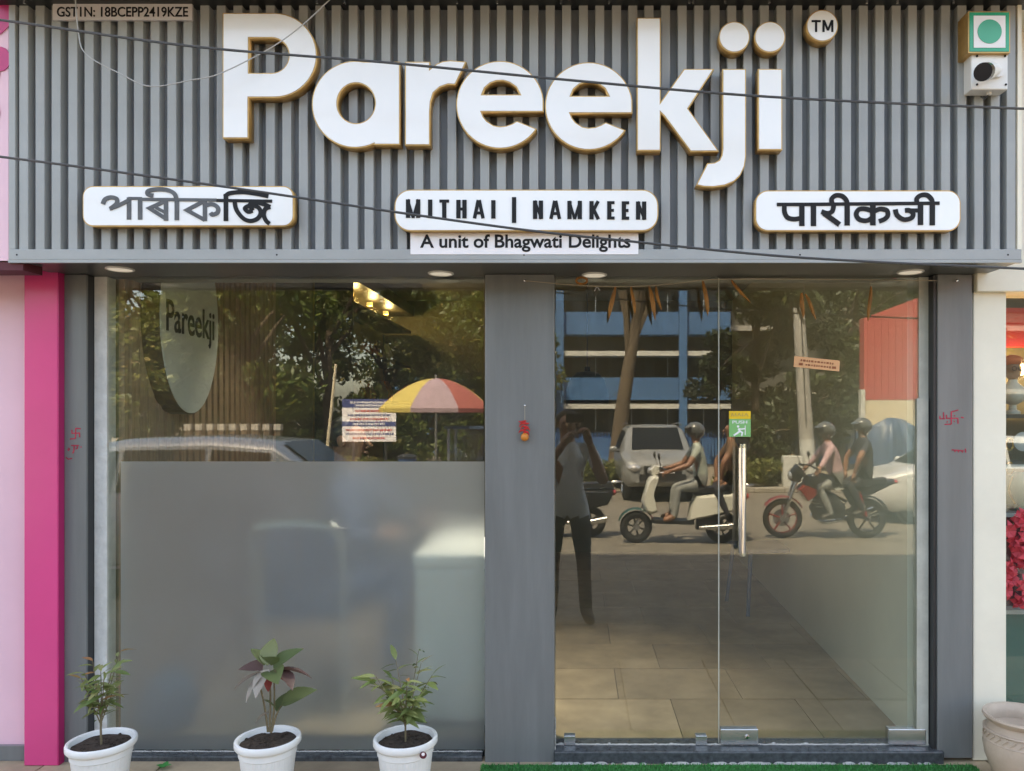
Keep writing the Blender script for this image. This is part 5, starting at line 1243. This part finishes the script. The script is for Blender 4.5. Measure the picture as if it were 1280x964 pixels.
def motorcycle(label, loc, rz):
    t = thing('motorcycle', label, 'motorcycle', loc, rz); wb = 1.27; r = .30
    bikewheel(t, 0, r, .05, spokes=5); o = bikewheel(t, wb, r, .046, spokes=5, rimm='bikered'); fender(t, wb, r, 35, 150, .06, 'bikered'); fender(t, 0, r, 60, 160, .07, 'dark')
    MB().lathe([(.13, -.004), (.13, .004)], 24, (wb, .06, r), ax='y').build('brake_disc', M['steel'], t)
    for s_ in (-1, 1): MB().tube([(wb, s_*.075, r), (wb - .20, s_*.07, .88), (wb - .25, s_*.07, 1.0)], [.022, .026, .026], 8).build('fork_leg', M['steel'], t, True)
    slab(t, 'tank', [(.46,.80),(.52,.94),(.72,1.0),(.92,.95),(.98,.80),(.78,.70),(.56,.72)], .13, 'bikeblack'); slab(t, 'tank_shroud', [(.70,.72),(.98,.82),(1.06,.74),(.92,.56)], .16, 'bikered', .85)
    slab(t, 'seat', [(-.30,.82),(.1,.80),(.46,.78),(.50,.82),(.1,.87),(-.28,.92)], .13, 'seat'); slab(t, 'tail', [(-.42,.84),(-.05,.66),(.32,.62),(.40,.76),(.0,.80),(-.40,.90)], .11, 'bikeblack')
    MB().ball((-.42, 0, .85), (.05, .08, .035), 10, 8).build('tail_light', M['redlamp'], t, True)
    slab(t, 'engine', [(.34,.30),(.78,.28),(.86,.46),(.74,.66),(.50,.68),(.34,.50)], .13, 'dark'); 
    for z in (.48, .53, .58): box('cooling_fin', (.56, -.15, z), (.82, .15, z + .015), M['steel'], t)
    slab(t, 'headlight_cowl', [(1.02,.84),(1.14,.86),(1.16,1.0),(1.06,1.12),(.96,1.02)], .11, 'bikeblack'); MB().ball((1.15, 0, .94), (.04, .08, .07), 12, 8).build('headlight', M['lampglass'], t, True)
    MB().tube(catmull([(.84, -.36, 1.06), (.96, -.18, 1.12), (1.0, 0, 1.10), (.96, .18, 1.12), (.84, .36, 1.06)], 3), .014, 6).build('handlebar', M['dark'], t, True)
    for s_ in (-1, 1): MB().tube([(.93, s_*.24, 1.11), (.97, s_*.30, 1.26)], .006, 5).build('mirror_stem', M['dark'], t); MB().ball((.97, s_*.31, 1.29), (.02, .065, .04), 10, 6).build('mirror', M['dark'], t, True)
    MB().tube(catmull([(.80, .13, .34), (.60, .16, .22), (.20, .17, .28), (-.20, .18, .42)], 4), [.022]*4 + [.03]*4 + [.05]*5, 10).build('exhaust', M['chrome'], t, True)
    MB().tube([(0, -.09, r), (.46, -.10, .42)], .028, 6).build('swingarm', M['dark'], t)
    for s_ in (-1, 1): MB().tube([(.05, s_*.10, .34), (.16, s_*.11, .72)], .028, 8).build('shock_absorber', M['redlamp'], t, True); MB().tube([(.5, s_*.14, .30), (.5, s_*.25, .30)], .016, 6).build('foot_peg', M['rubber'], t)
    MB().tube([(.98, 0, .98), (.55, 0, .62), (.5, 0, .35), (.3, 0, .55), (.9, 0, .86)], .025, 8).build('frame', M['dark'], t, True); return t
# riders heading to the left of the picture (-x)
MD, SD = 8.4, 7.95
mx_ = RX(978, MD) + 1.27
motorcycle('black and dark red motorcycle carrying two people past the shop', (mx_, -MD, 0), R(180))
make('rider in pink shirt, grey trousers and grey helmet on the motorcycle', rider(0, 0, .14, 0, .80, (.36, 1.07), feet=(.14, .37), knee=(.33, .78), yw=.30), ('pinkshirt', 'greytrousers', 'skin', 'shoe'), (mx_ - .44, -MD, 0), R(180), True, hair=False, helmet='helmet', grip=True)
make('pillion passenger in dark shirt and grey helmet behind the pink shirted rider', rider(0, 0, .05, 0, .86, (.25, .98), feet=(.10, .42), knee=(.30, .80), yw=.2), ('blackshirt', 'trousers', 'skin', 'shoe'), (mx_ + .0, -MD, 0), R(180), False, hair=False, helmet='helmet', grip=True)
sx_ = RX(795, SD) + 1.24
scooter('cream white scooter with dark teal mudguard passing the door', (sx_, -SD, 0), R(180))
make('scooter rider in pale sage shirt, grey trousers and dark helmet', rider(0, 0, .08, 0, .80, (.50, 1.06), feet=(.42, .40), knee=(.38, .80), yw=.30), ('sageshirt', 'greytrousers', 'skin', 'skin'), (sx_ - .28, -SD, 0), R(180), False, hair=False, helmet='helmet', grip=True)
make('pillion passenger in brown clothes sitting behind the sage shirted rider', rider(0, 0, .04, 0, .84, (.22, .92), feet=(.12, .42), knee=(.28, .78), yw=.18), ('brownshirt', 'trousers', 'skin', 'shoe'), (sx_ + .18, -SD, 0), R(180), False, hair=True, grip=True)
scooter('parked black scooter half hidden behind the photographer', (RX(738, 8.5), -8.5, 0), R(180), 'bikeblack', 'bikeblack', 'bikeblack')
# the photographer
J = dict(pelvis=(0,0,.93), spine=(.0,0,1.12), chest=(.0,0,1.30), neck=(.02,0,1.46), head=(.05,0,1.60), face=(1,0,0),
  shl=(0,.185,1.40), shr=(0,-.185,1.40), ell=(.13,.25,1.15), elr=(.13,-.29,1.14), wrl=(.25,.02,1.46), wrr=(.25,-.17,1.47),
  hipl=(0,.10,.90), hipr=(0,-.10,.90), knl=(.03,.12,.50), knr=(.02,-.13,.50), anl=(0,.13,.09), anr=(-.02,-.15,.09), tol=(.17,.15,.04), tor=(.15,-.19,.04))
make('photographer in pale grey t-shirt and dark trousers, arms raised with a phone', J, ('tee', 'trousers', 'skin', 'shoe'), (-.09, -3.60, 0), R(90), False, grip=True, scale=1.10, hem=.86)
# everything standing in the street goes down to street level
for o in list(COL.objects):
    if o not in INDOORS and o.parent is None: o.location.z += GZ
ph = thing('smartphone', 'black smartphone held up in front of the photographer', 'phone', (0, -3.245, 1.615))
box('body', (-.10, -.005, -.038), (.055, .005, .038), M['lens'], ph, .004); box('camera_island', (-.02, .0052, -.02), (.03, .008, .02), M['bikeblack'], ph, .001)
# someone sitting behind the frosted film
Js = rider(0, 0, .10, 0, .45, (.34, .80), feet=(.36, .08), knee=(.42, .50), yw=.22)
make('seated person in navy clothes blurred behind the frosted film', Js, ('bluecloth', 'bluecloth', 'skin', 'shoe'), (WX(430, .55) - .1, .58, FL), R(-10), True, grip=True)
